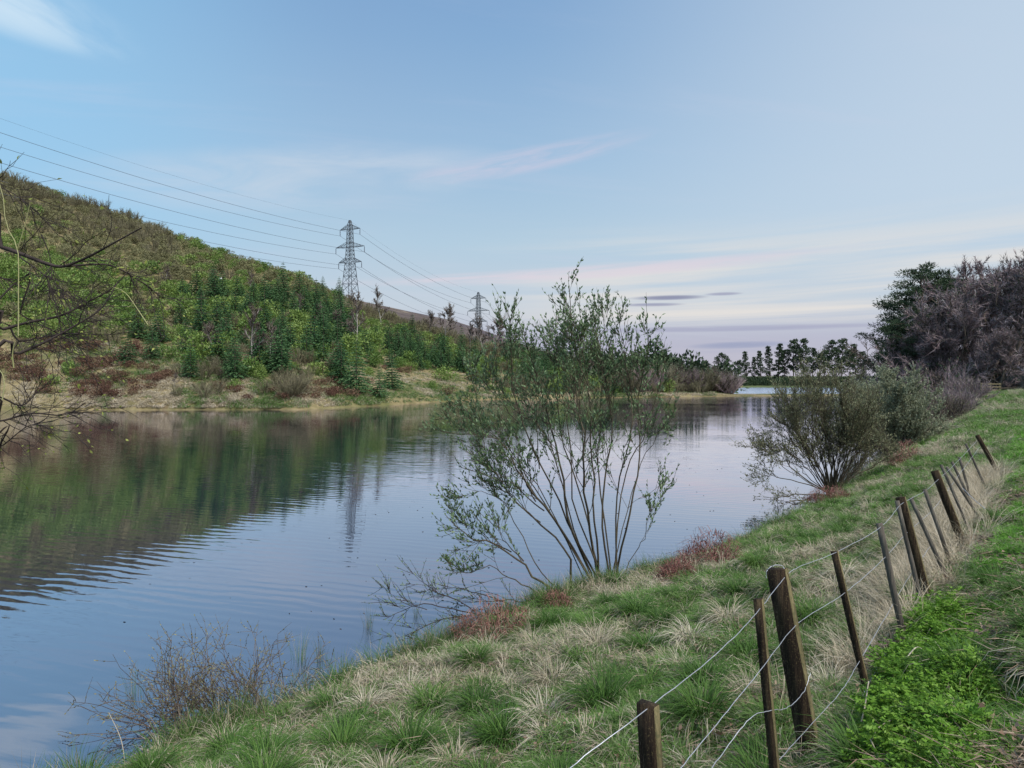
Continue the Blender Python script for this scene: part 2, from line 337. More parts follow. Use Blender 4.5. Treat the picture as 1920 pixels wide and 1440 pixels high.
# ------------------------------------------------------------------ near bank: s runs along the fence, nn towards the water
DS = np.array([.62, .785]); DN = np.array([-.785, .62])
SH_S = [-40, 3.2, 6.4, 9.25, 12.4, 16.4, 24, 32.4, 60, 112, 135, 170]
SH_N = [6.6, 7.0, 6.85, 6.7, 6.05, 5.5, 5.4, 5.8, 6.6, 8.0, 12, 16]
def sn(x, y): return DS[0] * x + DS[1] * y, DN[0] * x + DN[1] * y
def xy(s, q): return DS[0] * s + DN[0] * q, DS[1] * s + DN[1] * q
def shore_n(s): return np.interp(s, SH_S, SH_N) + .35 * (fbm(np.asarray(s) * .6, np.asarray(s) * 0 + 3, 5) - .5)
def bank_z(x, y):
    s, q = sn(np.asarray(x, float), np.asarray(y, float)); ns = shore_n(s)
    far = sstep(s, 16, 45)
    def prof(pts):
        z = np.full(np.shape(q), pts[0][1], float)
        for (n0, z0), (n1, z1) in zip(pts[:-1], pts[1:]):
            z = np.where(q >= n0, z0 + (z1 - z0) * np.clip((q - n0) / np.maximum(n1 - n0, 1e-6), 0, 1), z)
        return z
    e = ns - .45; vfar = sstep(s, 58, 74)
    a = prof([(-60, 4.2), (-12, 3.0), (-3, 2.5), (-.2, 2.36), (.5, 2.0), (1.1, 1.62), (e, .36), (ns, .03), (ns + .4, -.35), (ns + 8, -2.6), (ns + 60, -3)])
    b = prof([(-60, 3.6), (-12, 2.6), (-3, 2.35), (1.5, 2.25), (3.2, 2.1), (e, .42), (ns, .03), (ns + .4, -.35), (ns + 8, -2.6), (ns + 60, -3)])
    c = prof([(-60, 3.8), (-12, 2.9), (-3, 2.6), (3, 2.42), (5.6, 2.1), (e, .6), (ns, .03), (ns + .4, -.35), (ns + 8, -2.6), (ns + 60, -3)])
    z = a * (1 - far) + b * far; z = z * (1 - vfar) + c * vfar
    z = z - .28 * sstep(s, 26, 36) * (1 - sstep(s, 58, 80)) * (1 - sstep(q, 3.5, 5.5))
    land = sstep(-(q - ns), -.2, .8)
    z = z + land * ((fbm(x * 1.4, y * 1.4, 31) - .5) * .34 + (fbm(x * 4, y * 4, 37, 3) - .5) * .10 + (fbm(x * .15, y * .15, 41) - .5) * .3 * sstep(s, 12, 40))
    return z
def grid(fn, us, vs):
    U, V = np.meshgrid(us, vs, indexing='ij'); x, y, z = fn(U, V)
    v = np.stack([x, y, z], -1).reshape(-1, 3); a, b = U.shape
    i = np.arange(a - 1)[:, None] * b; j = np.arange(b - 1)[None]
    return v, np.stack([i + j, i + b + j, i + b + j + 1, i + j + 1], -1).reshape(-1, 4)
def nb(U, V):
    x, y = xy(U, V); return x, y, bank_z(x, y)
ss = np.concatenate([np.arange(-14, 0, .5), np.arange(0, 22, .12), np.arange(22, 60, .5), np.arange(60, 171, 1.5)])
qs = np.concatenate([np.arange(-60, -8, 2.5), np.arange(-8, -1, .4), np.arange(-1, 9.5, .1), np.arange(9.5, 40, 1.5)])
b = MB(); b.add(*grid(nb, ss, qs)); tag(obj('ground', b.mesh('ground', T_bank, True)), 'grassy bank sloping down from the path to the reservoir', kind='structure')

# ------------------------------------------------------------------ far terrain, by bearing (written as photo column) and range
SHK = np.array([(-2600, 30), (-1500, 42), (-600, 62), (0, 79), (300, 80), (560, 80.5), (700, 90), (800, 102), (900, 114), (1000, 119), (1200, 128), (1380, 135), (1480, 138), (2200, 142)], float)
CRK = np.array([(-2600, 150, 150), (-1500, 160, 165), (-600, 210, 190), (-300, 270, 200), (0, 341, 205), (60, 360, 205), (120, 384, 205), (245, 424, 200), (370, 470, 197), (480, 508, 195),
                (560, 532, 192), (600, 549, 190), (660, 578, 190), (760, 612, 190), (830, 634, 190), (930, 664, 190), (1000, 676, 190), (1100, 694, 195), (1210, 706, 200), (1300, 716, 205), (1400, 716, 210), (2200, 716, 215)], float)
MRK = np.array([(-2600, 300), (-600, 360), (0, 410), (300, 462), (480, 508), (560, 530), (620, 545), (700, 563), (800, 588), (850, 601), (900, 617), (960, 639), (1050, 668), (1200, 703), (1300, 712), (2200, 714)], float)
def col_of(x, y): return 960 + F * x / np.maximum(y, 1.0)
def ground_far(px, dist):
    """height at photo column px and forward distance"""
    ds = np.interp(px, SHK[:, 0], SHK[:, 1]); dc = np.interp(px, CRK[:, 0], CRK[:, 2]); dm = 345.0
    zc = CAMZ + (HOR + np.interp(px, [0, 500, 700], [8, 6, 0]) - np.interp(px, CRK[:, 0], CRK[:, 1])) / F * dc
    zm = CAMZ + (HOR - np.interp(px, MRK[:, 0], MRK[:, 1])) / F * dm
    t = np.clip((dist - ds) / np.maximum(dc - ds, 1), 0, 1)
    x = (px - 960) / F * dist
    z = np.minimum(.55, np.maximum(0, dist - ds) * .35) + np.maximum(zc - .55, 0) * (t ** 1.05)
    z = z + np.minimum(zc, 8) * .12 * (fbm(x * .06, dist * .06, 71) - .5) * 4 * t * (1 - t) + (fbm(x * .3, dist * .3, 73) - .5) * .9 * sstep(dist - ds, 1, 8) * (1 - sstep(t, .85, 1))
    u = np.clip((dist - dc) / (dm - dc), 0, 1); z2 = zc + (zm - zc) * u
    z2 = np.where(dist > dm, zm - (dist - dm) * .10 * sstep(zm, 2, 20), z2) + (fbm(x * .02, dist * .02, 75) - .5) * .5 * sstep(u, .05, .2) * (1 - sstep(u, .7, .95))
    z = np.where(dist > dc, np.maximum(z2, 1.2), z)
    # right of the hill: a thin strip of land, then the second pool, then a low field
    k = sstep(px, 1330, 1385)
    strip = np.where(dist < 138.6, .2, np.where(dist < 143, .28, -.8)); strip = np.where(dist > 232, .35 + (dist - 232) * .004, strip)
    z = z * (1 - k) + np.minimum(np.where(dist > ds, strip, 0), 3.0) * k
    z = np.where(dist < ds, -np.minimum(3, (ds - dist) * .3), z)
    return z
pxs = np.concatenate([np.arange(-2600, -200, 60), np.arange(-200, 1500, 9), np.arange(1500, 2261, 40)])
shore_shift = lambda px: 1.6 * (fbm(px * .02, px * 0 + 1, 91) - .5)
def tf(U, V):
    ds = np.interp(U, SHK[:, 0], SHK[:, 1]); dist = V * ds
    dist = dist + shore_shift(U) * np.clip(1.5 - abs(V - 1) * 2, 0, 1)
    x = (U - 960) / F * dist; return x, dist, ground_far(U, dist - shore_shift(U) * np.clip(1.5 - abs(V - 1) * 2, 0, 1))
vs_hill = np.concatenate([[.93, .97, .99], np.arange(1, 1.06, .008), np.arange(1.06, 3.2, .022)])
v_, f_ = grid(tf, pxs, vs_hill)
b = MB(); dcs = np.interp(col_of(v_[:, 0], v_[:, 1]), CRK[:, 0], CRK[:, 2])
fc = v_[f_].mean(1); pc = col_of(fc[:, 0], fc[:, 1]); moor = (fc[:, 1] > np.interp(pc, CRK[:, 0], CRK[:, 2]) + 4) & (pc < 1330)
b.add(v_, f_); b.m[0] = moor.astype(int) + 2 * ((pc > 1395) & (fc[:, 1] > 200))
tag(obj('hillside', b.mesh('hillside', [T_hill, T_moor, T_far], True)), 'scrub covered hillside beyond the water with brown moor behind', kind='structure')
def pf(U, V):                                 # the low plain out to the horizon
    x = np.sin(U) * V; y = np.cos(U) * V
    z = np.where(V < 1000, .3, 1.0) + (fbm(x * .004, y * .004, 99) - .5) * 1.0
    return x, y, z
v_, f_ = grid(pf, np.linspace(R(-60), R(60), 80), np.geomspace(480, 9000, 24))
b = MB(); b.add(v_, f_); tag(obj('far_field', b.mesh('far_field', T_far, True)), 'low flat land running to the horizon', kind='structure')
b = MB(); b.add([(-420, -60, 0), (330, -60, 0), (330, 420, 0), (-420, 420, 0)], [[0, 1, 2, 3]])
tag(obj('water', b.mesh('water', T_water)), 'still dark reservoir reflecting the sky and the hillside', kind='structure')
m = bpy.data.materials.new('ruffled_water'); m.use_nodes = True; k = N(m.node_tree)
v = k('ShaderNodeTexCoord').outputs['Object']
bm_ = k('ShaderNodeBump', {'Height': k.noise(k('ShaderNodeMapping', {0: v, 3: (.35, 1.0, 1)}).outputs[0], 1.2, 4, .6), 'Strength': 1.0, 'Distance': .35})
gl = k('ShaderNodeBsdfGlossy', {'Color': (.95, .95, 1.0, 1), 'Roughness': .22, 'Normal': bm_.outputs[0]}); k('ShaderNodeOutputMaterial', {0: gl.outputs[0]})
b = MB(); b.add([P(1300, 0, 147)[:2].tolist() + [.04], P(1900, 0, 147)[:2].tolist() + [.04], P(1900, 0, 236)[:2].tolist() + [.04], P(1300, 0, 236)[:2].tolist() + [.04]], [[0, 1, 2, 3]])
tag(obj('far_water', b.mesh('far_water', m)), 'second stretch of water, ruffled and pale, beyond the strip of land', kind='structure')
b = MB(); b.add([(-700, -300, -3.4), (700, -300, -3.4), (700, 700, -3.4), (-700, 700, -3.4)], [[0, 1, 2, 3]])
tag(obj('lake_bed', b.mesh('lake_bed', T_bank)), 'bed below the reservoir', kind='structure')

# ------------------------------------------------------------------ growth prototypes
def rdir(m, up=0.0):
    v = rng.normal(size=(m, 3)); v[:, 2] += up; return unit(v)
def curve(p0, d0, ln, m=5, up=0.0, wob=.12):
    """a wandering twig line"""
    p = [np.asarray(p0, float)]; dd = unit(d0)
    for i in range(m - 1):
        dd = unit(dd + rng.normal(size=3) * wob + np.array([0, 0, up])); p.append(p[-1] + dd * ln / (m - 1))
    return np.array(p)
def smooth(pts, m=14):
    pts = np.asarray(pts, float); q = np.vstack([2 * pts[0] - pts[1], pts, 2 * pts[-1] - pts[-2]]); out = []
    n_ = len(pts) - 1
    for t in np.linspace(0, n_ - 1e-6, m):
        i = int(t); f = t - i; a, b_, c, d_ = q[i:i + 4]
        out.append(.5 * (2 * b_ + (c - a) * f + (2 * a - 5 * b_ + 4 * c - d_) * f * f + (3 * b_ - a - 3 * c + d_) * f ** 3))
    return np.array(out)
def at(line, t):
    t = t * (len(line) - 1); i = min(int(t), len(line) - 2); f = t - i
    return line[i] * (1 - f) + line[i + 1] * f, unit(line[i + 1] - line[i])
def side_dir(dd, ang):
    a = unit(np.cross(dd, rng.normal(size=3))); return dd * math.cos(ang) + a * math.sin(ang)

def spruce_mesh(hgt, wid, seed):
    tr, cr = MB(), MB()
    tr.tube([(0, 0, -.3), (0, 0, hgt * .5), (0, 0, hgt)], [.10, .06, .01], 5)
    z = .35; 
    while z < hgt - .15:
        f = 1 - z / hgt; rad = wid * (f ** .8) * (.62 + .6 * random.random()); nb_ = 5 + int(5 * f)
        a0 = random.random() * 6.3
        for i in range(nb_):
            a = a0 + i * 6.283 / nb_ + random.uniform(-.2, .2); L = rad * random.uniform(.75, 1.12)
            t = np.linspace(.12, 1, max(3, int(L / .11)))
            line = np.stack([np.cos(a) * t * L, np.sin(a) * t * L, z + L * (.22 * t - .34 * t * t)], 1)
            ds = np.array([math.cos(a), math.sin(a), -.1])
            for sgn in (-1, 1):
                sd = unit(ds * .65 + sgn * np.array([-math.sin(a), math.cos(a), 0]) * .75)
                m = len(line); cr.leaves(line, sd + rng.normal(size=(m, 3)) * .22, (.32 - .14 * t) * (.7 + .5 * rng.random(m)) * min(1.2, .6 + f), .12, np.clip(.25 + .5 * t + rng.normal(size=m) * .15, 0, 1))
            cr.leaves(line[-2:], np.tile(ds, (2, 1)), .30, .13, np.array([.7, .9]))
        z += .24 + .10 * random.random() + .1 * (1 - f)
    cr.leaves(np.array([[0, 0, hgt - .25 + q * .1] for q in range(4)]), rdir(4, 2.5), .3, .08)
    return tr.mesh('spruce_trunk', B_bark), cr.mesh('spruce_crown', L_spruce)
def shrub_mesh(name, mat, rad, hgt, leaf, cnt, lobes=5, spiky=.35, twig=None):
    mb = MB()
    ls = [(np.array([random.uniform(-.45, .45) * rad, random.uniform(-.45, .45) * rad, hgt * random.uniform(.30, .62)]), rad * random.uniform(.4, .62)) for _ in range(lobes)]
    for c, r in ls:
        m = cnt // lobes; dv = rdir(m, .25); rr = r * (.55 + .5 * rng.random(m) ** .5)
        ps = c + dv * rr[:, None] * np.array([1, 1, hgt / rad * .75]); ok = ps[:, 2] > -.05
        ps = ps[ok]; dv = dv[ok]; m = len(ps)
        mb.leaves(ps, dv * (1 - spiky) + rdir(m, .6) * (spiky + .35), leaf * (.7 + .6 * rng.random(m)), leaf * .55, np.clip(.15 + .6 * rng.random(m) + .15 * (rr[ok] / r), 0, 1))
    a = np.zeros((26, 3)); a[:, :2] = rng.normal(size=(26, 2)) * rad * .12; e = a + rdir(26, 1.2) * hgt * .85; mb.slivers(a, e, .05, .1, 0)
    return mb.mesh(name, mat)
def twig_shrub_mesh(name, mat, rad, hgt, cnt, wd=.03, leafmat_=None, leafn=0, leaf=.1):
    """bare bushy growth: a fan of stems ending in fine twigs"""
    mb = MB(); tips = []
    for i in range(max(10, cnt // 40)):
        a = random.random() * 6.283; f = random.random() ** .6
        ln = curve((math.cos(a) * .15 * rad, math.sin(a) * .15 * rad, -.1), (math.cos(a) * f * rad, math.sin(a) * f * rad, hgt * (.55 + .45 * (1 - f * f))), hgt * random.uniform(.8, 1.05), 5, .05, .12)
        mb.tube(ln, np.linspace(wd * 1.4, wd * .4, 5), 3, random.random() * .5)
        for q in range(cnt // max(10, cnt // 40)):
            p0, dd = at(ln, random.uniform(.25, .98)); tips.append((p0, side_dir(dd, random.uniform(.3, .9)) + np.array([0, 0, .15])))
    a = np.array([t[0] for t in tips]); dd = unit(np.array([t[1] for t in tips])); L = hgt * (.12 + .22 * rng.random(len(a)))
    e = a + dd * L[:, None]; mb.slivers(a, e, wd * .8)
    if leafn:
        j = rng.integers(0, len(a), leafn); mb.leaves(a[j] + (e - a)[j] * rng.random((leafn, 1)), dd[j] + rdir(leafn) * .5, leaf, leaf * .5, mat=1)
    return mb.mesh(name, [mat, leafmat_] if leafn else mat)
def bare_tree_mesh(hgt, spread, seed, bark, twig, cnt=5000, bole=.25, tr_r=.22, wd=.03, limbs=9, lean=0., fol=None, foln=0, leaf=.12):
    tr, cr = MB(), MB(); hs = hgt
    trunk = curve((0, 0, -.4), (lean, 0, 1), hgt * .72, 9, .15, .07); tr.tube(trunk, np.linspace(tr_r, tr_r * .25, 9) * np.array([1.3] + [1] * 8), 7)
    tips = []
    L1s = []
    for i in range(limbs):
        t = bole + (1 - bole) * (i + random.random()) / limbs; p0, dd = at(trunk, min(t, .99))
        a = i * 2.4 + random.uniform(-.4, .4); el_ = R(random.uniform(20, 50)) + t * .4
        L = spread * (1.15 - .65 * t) * random.uniform(.8, 1.15)
        l1 = curve(p0, (math.cos(a) * math.cos(el_), math.sin(a) * math.cos(el_), math.sin(el_)), L, 7, .06, .16)
        tr.tube(l1, np.linspace(tr_r * .42 * (1.2 - t), .025, 7), 5); L1s.append((l1, L))
    L1s.append((trunk[4:], hgt * .3))
    for l1, L in L1s:
        for j in range(9):
            p1, d1 = at(l1, random.uniform(.25, 1)); l2 = curve(p1, side_dir(d1, random.uniform(.4, 1.0)) + np.array([0, 0, .2]), L * random.uniform(.3, .55), 5, .05, .18)
            tr.tube(l2, np.linspace(.045, .014, 5) * (tr_r / .22) ** .5, 3)
            for q in range(6):
                p2, d2 = at(l2, random.uniform(.2, 1)); l3 = curve(p2, side_dir(d2, random.uniform(.3, .9)) + np.array([0, 0, .1]), L * random.uniform(.14, .28), 4, .05, .2)
                cr.tube(l3, np.linspace(.022, .008, 4), 3, random.random() * .5); tips.append((l3, L))
    per = max(1, cnt // len(tips)); A = []; D = []; LL = []
    for l3, L in tips:
        for q in range(per):
            p3, d3 = at(l3, random.uniform(.1, 1)); A.append(p3); D.append(side_dir(d3, random.uniform(.2, 1.0))); LL.append(L * random.uniform(.06, .16))
    A = np.array(A); D = np.array(D); cr.slivers(A, A + D * np.array(LL)[:, None], wd)
    if foln:
        j = rng.integers(0, len(A), foln); cr.leaves(A[j] + D[j] * .1, D[j] + rdir(foln) * .6, leaf, leaf * .5, mat=1)
    return tr.mesh('bare_tree_trunk', bark), cr.mesh('bare_tree_crown', [twig, fol] if foln else twig)
def pine_mesh(hgt, crown_lo, spread, seed, flat=.5, puffs=26, needles=70, leaf=.5, cone=False, lw=.4):
    tr, cr = MB(), MB(); trunk = curve((0, 0, -.4), (random.uniform(-.06, .06), 0, 1), hgt, 8, .1, .03); tr.tube(trunk, np.linspace(hgt * .016, .04, 8), 6)
    for i in range(puffs):
        t = crown_lo + (1 - crown_lo) * ((i + random.random()) / puffs); p0, dd = at(trunk, min(t, .995)); u = (t - crown_lo) / (1 - crown_lo)
        env = (1 - u) ** .8 + .12 if cone else math.sqrt(max(.05, 1 - (u * 1.5 - .5) ** 2)) if u > .33 else .6 + u
        a = i * 2.4 + random.uniform(-.5, .5); L = spread * env * random.uniform(.55, 1.1)
        l = curve(p0, (math.cos(a), math.sin(a), .25 if not cone else -.1), L, 5, .04, .12); tr.tube(l, np.linspace(hgt * .006, .015, 5), 4)
        for q, fr in enumerate((.55, .8, 1.0)):
            c, _ = at(l, fr - .001); r = spread * random.uniform(.16, .28) * (.7 if q == 0 else 1); m = needles // 3
            dv = rdir(m, .4); ps = c + dv * (r * (.35 + .65 * rng.random(m)))[:, None] * np.array([1, 1, flat])
            cr.leaves(ps, dv + rdir(m, .3) * .6, leaf * (.6 + .5 * rng.random(m)), leaf * lw, np.clip(.25 + .5 * (dv[:, 2] * .5 + .5) * rng.random(m) + .25 * rng.random(m), 0, 1))
    return tr.mesh('pine_trunk', B_pine), cr.mesh('pine_crown', L_pine)
def plant(name, meshes, loc, rz, s, label, cat, group=None):
    e = tag(empty(name, loc, rz, s), label, cat, group)
    for nm, me in meshes: obj(nm, me, e)
    return e

# ------------------------------------------------------------------ the hillside's growth
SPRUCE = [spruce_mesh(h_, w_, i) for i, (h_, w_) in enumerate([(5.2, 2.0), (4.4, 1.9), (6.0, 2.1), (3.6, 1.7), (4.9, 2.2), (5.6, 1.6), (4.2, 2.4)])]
SH_G = [shrub_mesh('green_shrub', L_green, random.uniform(1.2, 1.7), random.uniform(1.5, 2.2), .22, 520, 6) for _ in range(6)]
SH_O = [shrub_mesh('olive_shrub', L_olive, random.uniform(1.0, 1.4), random.uniform(1.2, 1.8), .20, 420, 5, .5) for _ in range(5)]
SH_B = [twig_shrub_mesh('brown_scrub', L_brown, random.uniform(1.0, 1.5), random.uniform(1.8, 2.8), 700, .035, L_olive, 160, .14) for _ in range(4)]
SH_R = [shrub_mesh('heather_clump', L_red, random.uniform(.7, 1.1), random.uniform(.6, 1.0), .14, 320, 6, .6) for _ in range(4)]
BIRCH = [bare_tree_mesh(h_, 1.5, i, B_pale, B_twig_brown, 2600, .35, .075, .025, 8) for i, h_ in enumerate([6.5, 5.5, 7.5])]
px_s = []; NS = 15000
cand = []
U = rng.random(NS) * (1390 + 260) - 260; Q = rng.random(NS)
ds_ = np.interp(U, SHK[:, 0], SHK[:, 1]); dc_ = np.interp(U, CRK[:, 0], CRK[:, 2]) + 10
D_ = np.sqrt(ds_ ** 2 + Q * (dc_ ** 2 - ds_ ** 2))
Z_ = ground_far(U, D_); PY = HOR - (Z_ - CAMZ) / D_ * F; CR = np.interp(U, CRK[:, 0], CRK[:, 1])
nz = fbm(U * .012, PY * .02, 201); nz2 = fbm(U * .03, PY * .05, 205)
cells = {}
placed = {k_: [] for k_ in 'sgobrt'}
def free(x, y, r):
    c = (int(x // 2), int(y // 2))
    for i in (-1, 0, 1):
        for j in (-1, 0, 1):
            for (a, b_, r2) in cells.get((c[0] + i, c[1] + j), ()):
                if (a - x) ** 2 + (b_ - y) ** 2 < ((r + r2) * .5) ** 2: return False
    cells.setdefault(c, []).append((x, y, r)); return True
for i in range(NS):
    u, y, py, cr_, a, b_ = U[i], D_[i], PY[i], CR[i], nz[i], nz2[i]; q = random.random(); below = py - cr_
    if D_[i] - ds_[i] < 2.2 or (u > 1325): continue
    kd = None
    shore = 770 if u < 600 else 770 - (u - 600) * .075
    if u < 330:
        if py > 640: kd = 'r' if a > .44 and q < .8 else ('g' if b_ > .60 and q < .3 else ('b' if q < .06 else None))
        elif below > 95: kd = 'g' if b_ > .42 else ('o' if q < .8 else 'b')
        elif below > 40: kd = 'o' if q < .72 or a < .5 else ('g' if q < .9 else 'b')
        else: kd = 'o' if q < .55 else 'b'
        if u > 240 and 600 < py < 690 and q < .12: kd = 's'
    elif u < 640:
        if py > 715: kd = 'r' if a > .46 and q < .6 else ('g' if q < .18 else ('b' if q < .32 else None))
        elif py > 650: kd = 's' if b_ > .5 and q < .6 else ('b' if q < .45 else ('g' if q < .75 else None))
        elif py > 560: kd = 's' if q < .42 else ('g' if q < .85 else 'b')
        elif below > 30: kd = 'b' if a > .55 and q < .8 else ('g' if b_ > .45 else 'o')
        else: kd = 'o' if q < .7 else 'g'
    elif u < 950:
        edge = 688 + (u - 650) * .05
        if py > edge: kd = 'r' if q < .05 else ('b' if q < .05 else ('g' if q < .07 else None))
        elif below > 42: kd = 's' if q < .6 else 'g'
        elif below > 14: kd = 'g' if q < .55 else ('s' if q < .65 else 'b')
        else: kd = 'o' if q < .5 else 'b'
    else:
        if py > 728: kd = 'g' if q < .12 else ('b' if q < .3 else None)
        else: kd = 's' if q < .4 else ('g' if q < .75 else 'b')
    if not kd: continue
    x = (u - 960) / F * y
    rad = {'s': 2.0, 'g': 1.9, 'o': 1.35, 'b': 1.6, 'r': .95}[kd]
    if not free(x, y, rad): continue
    placed[kd].append((x, y, Z_[i] - .1))
KIND = {'s': ('spruce_tree', None, 'young dark green spruce growing among the shrubs on the far hillside', 'tree', 'young spruces on the far hillside'),
        'g': ('green_shrub', SH_G, 'rounded leafy green shrub in the scrub on the far hillside', 'shrub', 'green shrubs on the far hillside'),
        'o': ('olive_shrub', SH_O, 'low olive brown shrub on the upper slope of the far hillside', 'shrub', 'olive shrubs on the far hillside'),
        'b': ('brown_scrub', SH_B, 'leafless brown twiggy bush among the green scrub on the far hillside', 'shrub', 'brown twiggy bushes on the far hillside'),
        'r': ('heather_clump', SH_R, 'low dark red brown heather clump on the slope above the far shore', 'heather', 'heather clumps above the far shore')}
for kd, (nm, protos, lab, cat, grp) in KIND.items():
    pl = sorted(placed[kd], key=lambda p_: p_[1])
    print('HILL', nm, len(pl))
    for (x, y, z) in pl[:300]:
        rz = random.random() * 6.28; s_ = (random.uniform(.75, 1.25) if kd in 'br' else .7 + 1.0 * random.random() ** 1.8) * (1.25 if kd in 'rg' else 1)
        if kd == 's':
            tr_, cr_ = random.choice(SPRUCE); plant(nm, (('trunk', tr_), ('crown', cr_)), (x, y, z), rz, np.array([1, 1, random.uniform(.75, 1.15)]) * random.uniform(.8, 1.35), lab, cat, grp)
        else: tag(obj(nm, random.choice(protos), None, (x, y, z), rz, (s_, s_, s_ * random.uniform(.8, 1.25))), lab, cat, grp)
    rest = pl[300:]
    if rest and not protos: protos = [c_ for _, c_ in SPRUCE]
    if rest:
        m = len(rest); rot = np.zeros((m, 3)); rot[:, 2] = rng.random(m) * 6.28
        scatter({'s': 'spruce_undergrowth', 'o': 'olive_undergrowth', 'g': 'green_undergrowth', 'b': 'brown_undergrowth', 'r': 'heather_undergrowth'}[kd], protos, np.array(rest), rot, (.7 + 1.2 * rng.random(m) ** 2) if kd != 's' else rng.uniform(.7, 1.2, m), rng.integers(0, len(protos), m),
                'continuous ' + {'s': 'dark spruce', 'o': 'olive', 'g': 'green', 'b': 'brown', 'r': 'red brown'}[kd] + ' scrub covering the higher part of the far hillside', 'scrub')

def gz(px, dist): return float(ground_far(np.array([float(px)]), np.array([float(dist)]))[0])
def on_hill(px, dist, dz=-.1): p_ = P(px, 0, dist); return (p_[0], p_[1], gz(px, dist) + dz)
# trees and bushes of the hillside that stand out singly
def ztop(pair): return max(v_.co.z for v_ in pair[1].vertices)
BT = [ztop(q) for q in BIRCH]
for px, dist, top, i, lab in [(666, 122, 536, 0, 'thin white stemmed birch in front of the large pylon'), (717, 166, 528, 2, 'bare birch with spreading crown just right of the large pylon'),
                             (833, 178, 566, 1, 'bare birch standing against the brown moor midway between the pylons'), (805, 182, 580, 1, 'small bare birch left of the midway birch on the moor edge'),
                             (882, 172, 600, 0, 'bare tree left of the smaller pylon\'s legs'), (910, 170, 582, 2, 'bare tree overlapping the smaller pylon'), (925, 168, 586, 1, 'bare tree right of the smaller pylon'),
                             (474, 96, 560, 0, 'pale birch trunk rising from the slope left of the spruces'), (402, 98, 600, 1, 'slim pale birch beside the dark spruces near the far shore'),
                             (505, 98, 590, 2, 'leaning pale birch above the brown waterside bush'), (310, 140, 500, 1, 'bare birch high in the olive scrub'), (560, 140, 545, 0, 'bare brown birch below the hill\'s shoulder'), (470, 150, 500, 2, 'bare birch with reddish twigs in the middle of the hillside'),
                             (590, 130, 560, 2, 'brown bare birch above the tall spruces'), (640, 128, 575, 1, 'bare brown birch left of the white stemmed one'),
                             (415, 90, 690, 1, 'little pale dead tree by the heather near the shore'), (327, 86, 695, 0, 'small bare sapling by the red brown heather at the far shore')]:
    l_ = on_hill(px, dist); plant('birch_tree', (('trunk', BIRCH[i][0]), ('crown', BIRCH[i][1])), l_, random.random() * 6, max(.3, (P(px, top, dist)[2] - l_[2]) / BT[i]), lab, 'tree')
for px, dist, s_, lab in [(668, 93, 1.2, 'full dark spruce at the front edge above the tan grass slope'), (712, 94, .95, 'smaller spruce right beside the full dark front spruce'), (640, 97, 1.1, 'tall spruce behind and left of the front spruce pair'),
                          (735, 103, 1.2, 'spruce right of the front pair at the top of the tan grass slope'), (575, 104, 1.05, 'lone spruce left of the front group'), (410, 97, 1.3, 'dark spruce with a pale bare stem in front'),
                          (246, 204, .75, 'single pointed tree breaking the skyline on the left hill'), (980, 130, 1.1, 'pointed spruce behind the willow\'s left shoots')]:
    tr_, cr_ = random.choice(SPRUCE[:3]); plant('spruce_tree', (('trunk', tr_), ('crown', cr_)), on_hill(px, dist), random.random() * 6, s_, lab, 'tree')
tag(obj('green_shrub', SH_G[1], None, on_hill(112, 202), 0, 1.7), 'dark round bush on the skyline at the left', 'shrub')
BIGT = twig_shrub_mesh('waterside_bush', L_brown, 2.6, 3.2, 2600, .035, L_olive, 1500, .13)
tag(obj('waterside_bush', BIGT, None, on_hill(545, 84), 1., (1.2, 1, 1)), 'wide brown olive bush overhanging the far water\'s edge', 'bush')
tag(obj('waterside_bush', BIGT, None, on_hill(330, 120), 2., .7), 'olive bush by the pale dead tree on the far slope', 'bush')
for px, dist, s_, lab in [(92, 85, 1.0, 'bright green rounded shrub near the far shore at the left'), (440, 87, .9, 'green shrub at the foot of the spruces near the far shore'), (320, 98, 1.2, 'dark green rounded shrub above the heather'),
                          (812, 112, .95, 'rounded green shrub on the right end of the tan grass slope'), (884, 120, .7, 'small yellow green bush by the far water\'s edge')]:
    tag(obj('green_shrub', random.choice(SH_G), None, on_hill(px, dist), random.random() * 6, s_), lab, 'shrub')
BELT = [shrub_mesh('dark_bush', L_pine, 1.5, 2.0, .26, 520, 6) for _ in range(2)]
# thicket on the strip of land right of the willow
STRIP = [twig_shrub_mesh('thicket_bush', mt, 3.0, 3.6, 2200, .05, lf, ln_, .16) for mt, lf, ln_ in ((B_twig_purple, L_olive, 300), (L_brown, L_sallow, 900), (B_twig_brown, L_sallow2, 700))]
names = ['purple brown leafless', 'olive brown', 'grey green']
for i, (px, dist, s_) in enumerate([(1205, 134, 1.1), (1240, 137, 1.2), (1262, 141, 1.15), (1290, 140, 1.0), (1318, 139, .95), (1345, 141, 1.05), (1368, 140, .85), (1180, 131, 1.0), (1225, 150, 1.3)]):
    tag(obj('thicket_bush', STRIP[i % 3], None, (P(px, 0, dist)[0], dist, .3), i * 1.1, (s_ * 1.5, s_ * 1.3, s_ * 1.45)), names[i % 3] + ' bush, number %s from the willow in the thicket on the far strip' % ['three', 'five', 'six', 'seven', 'eight', 'nine', 'ten', 'two', 'four'][i].replace('ten', 'last'), 'bush', 'thicket on the far strip of land')
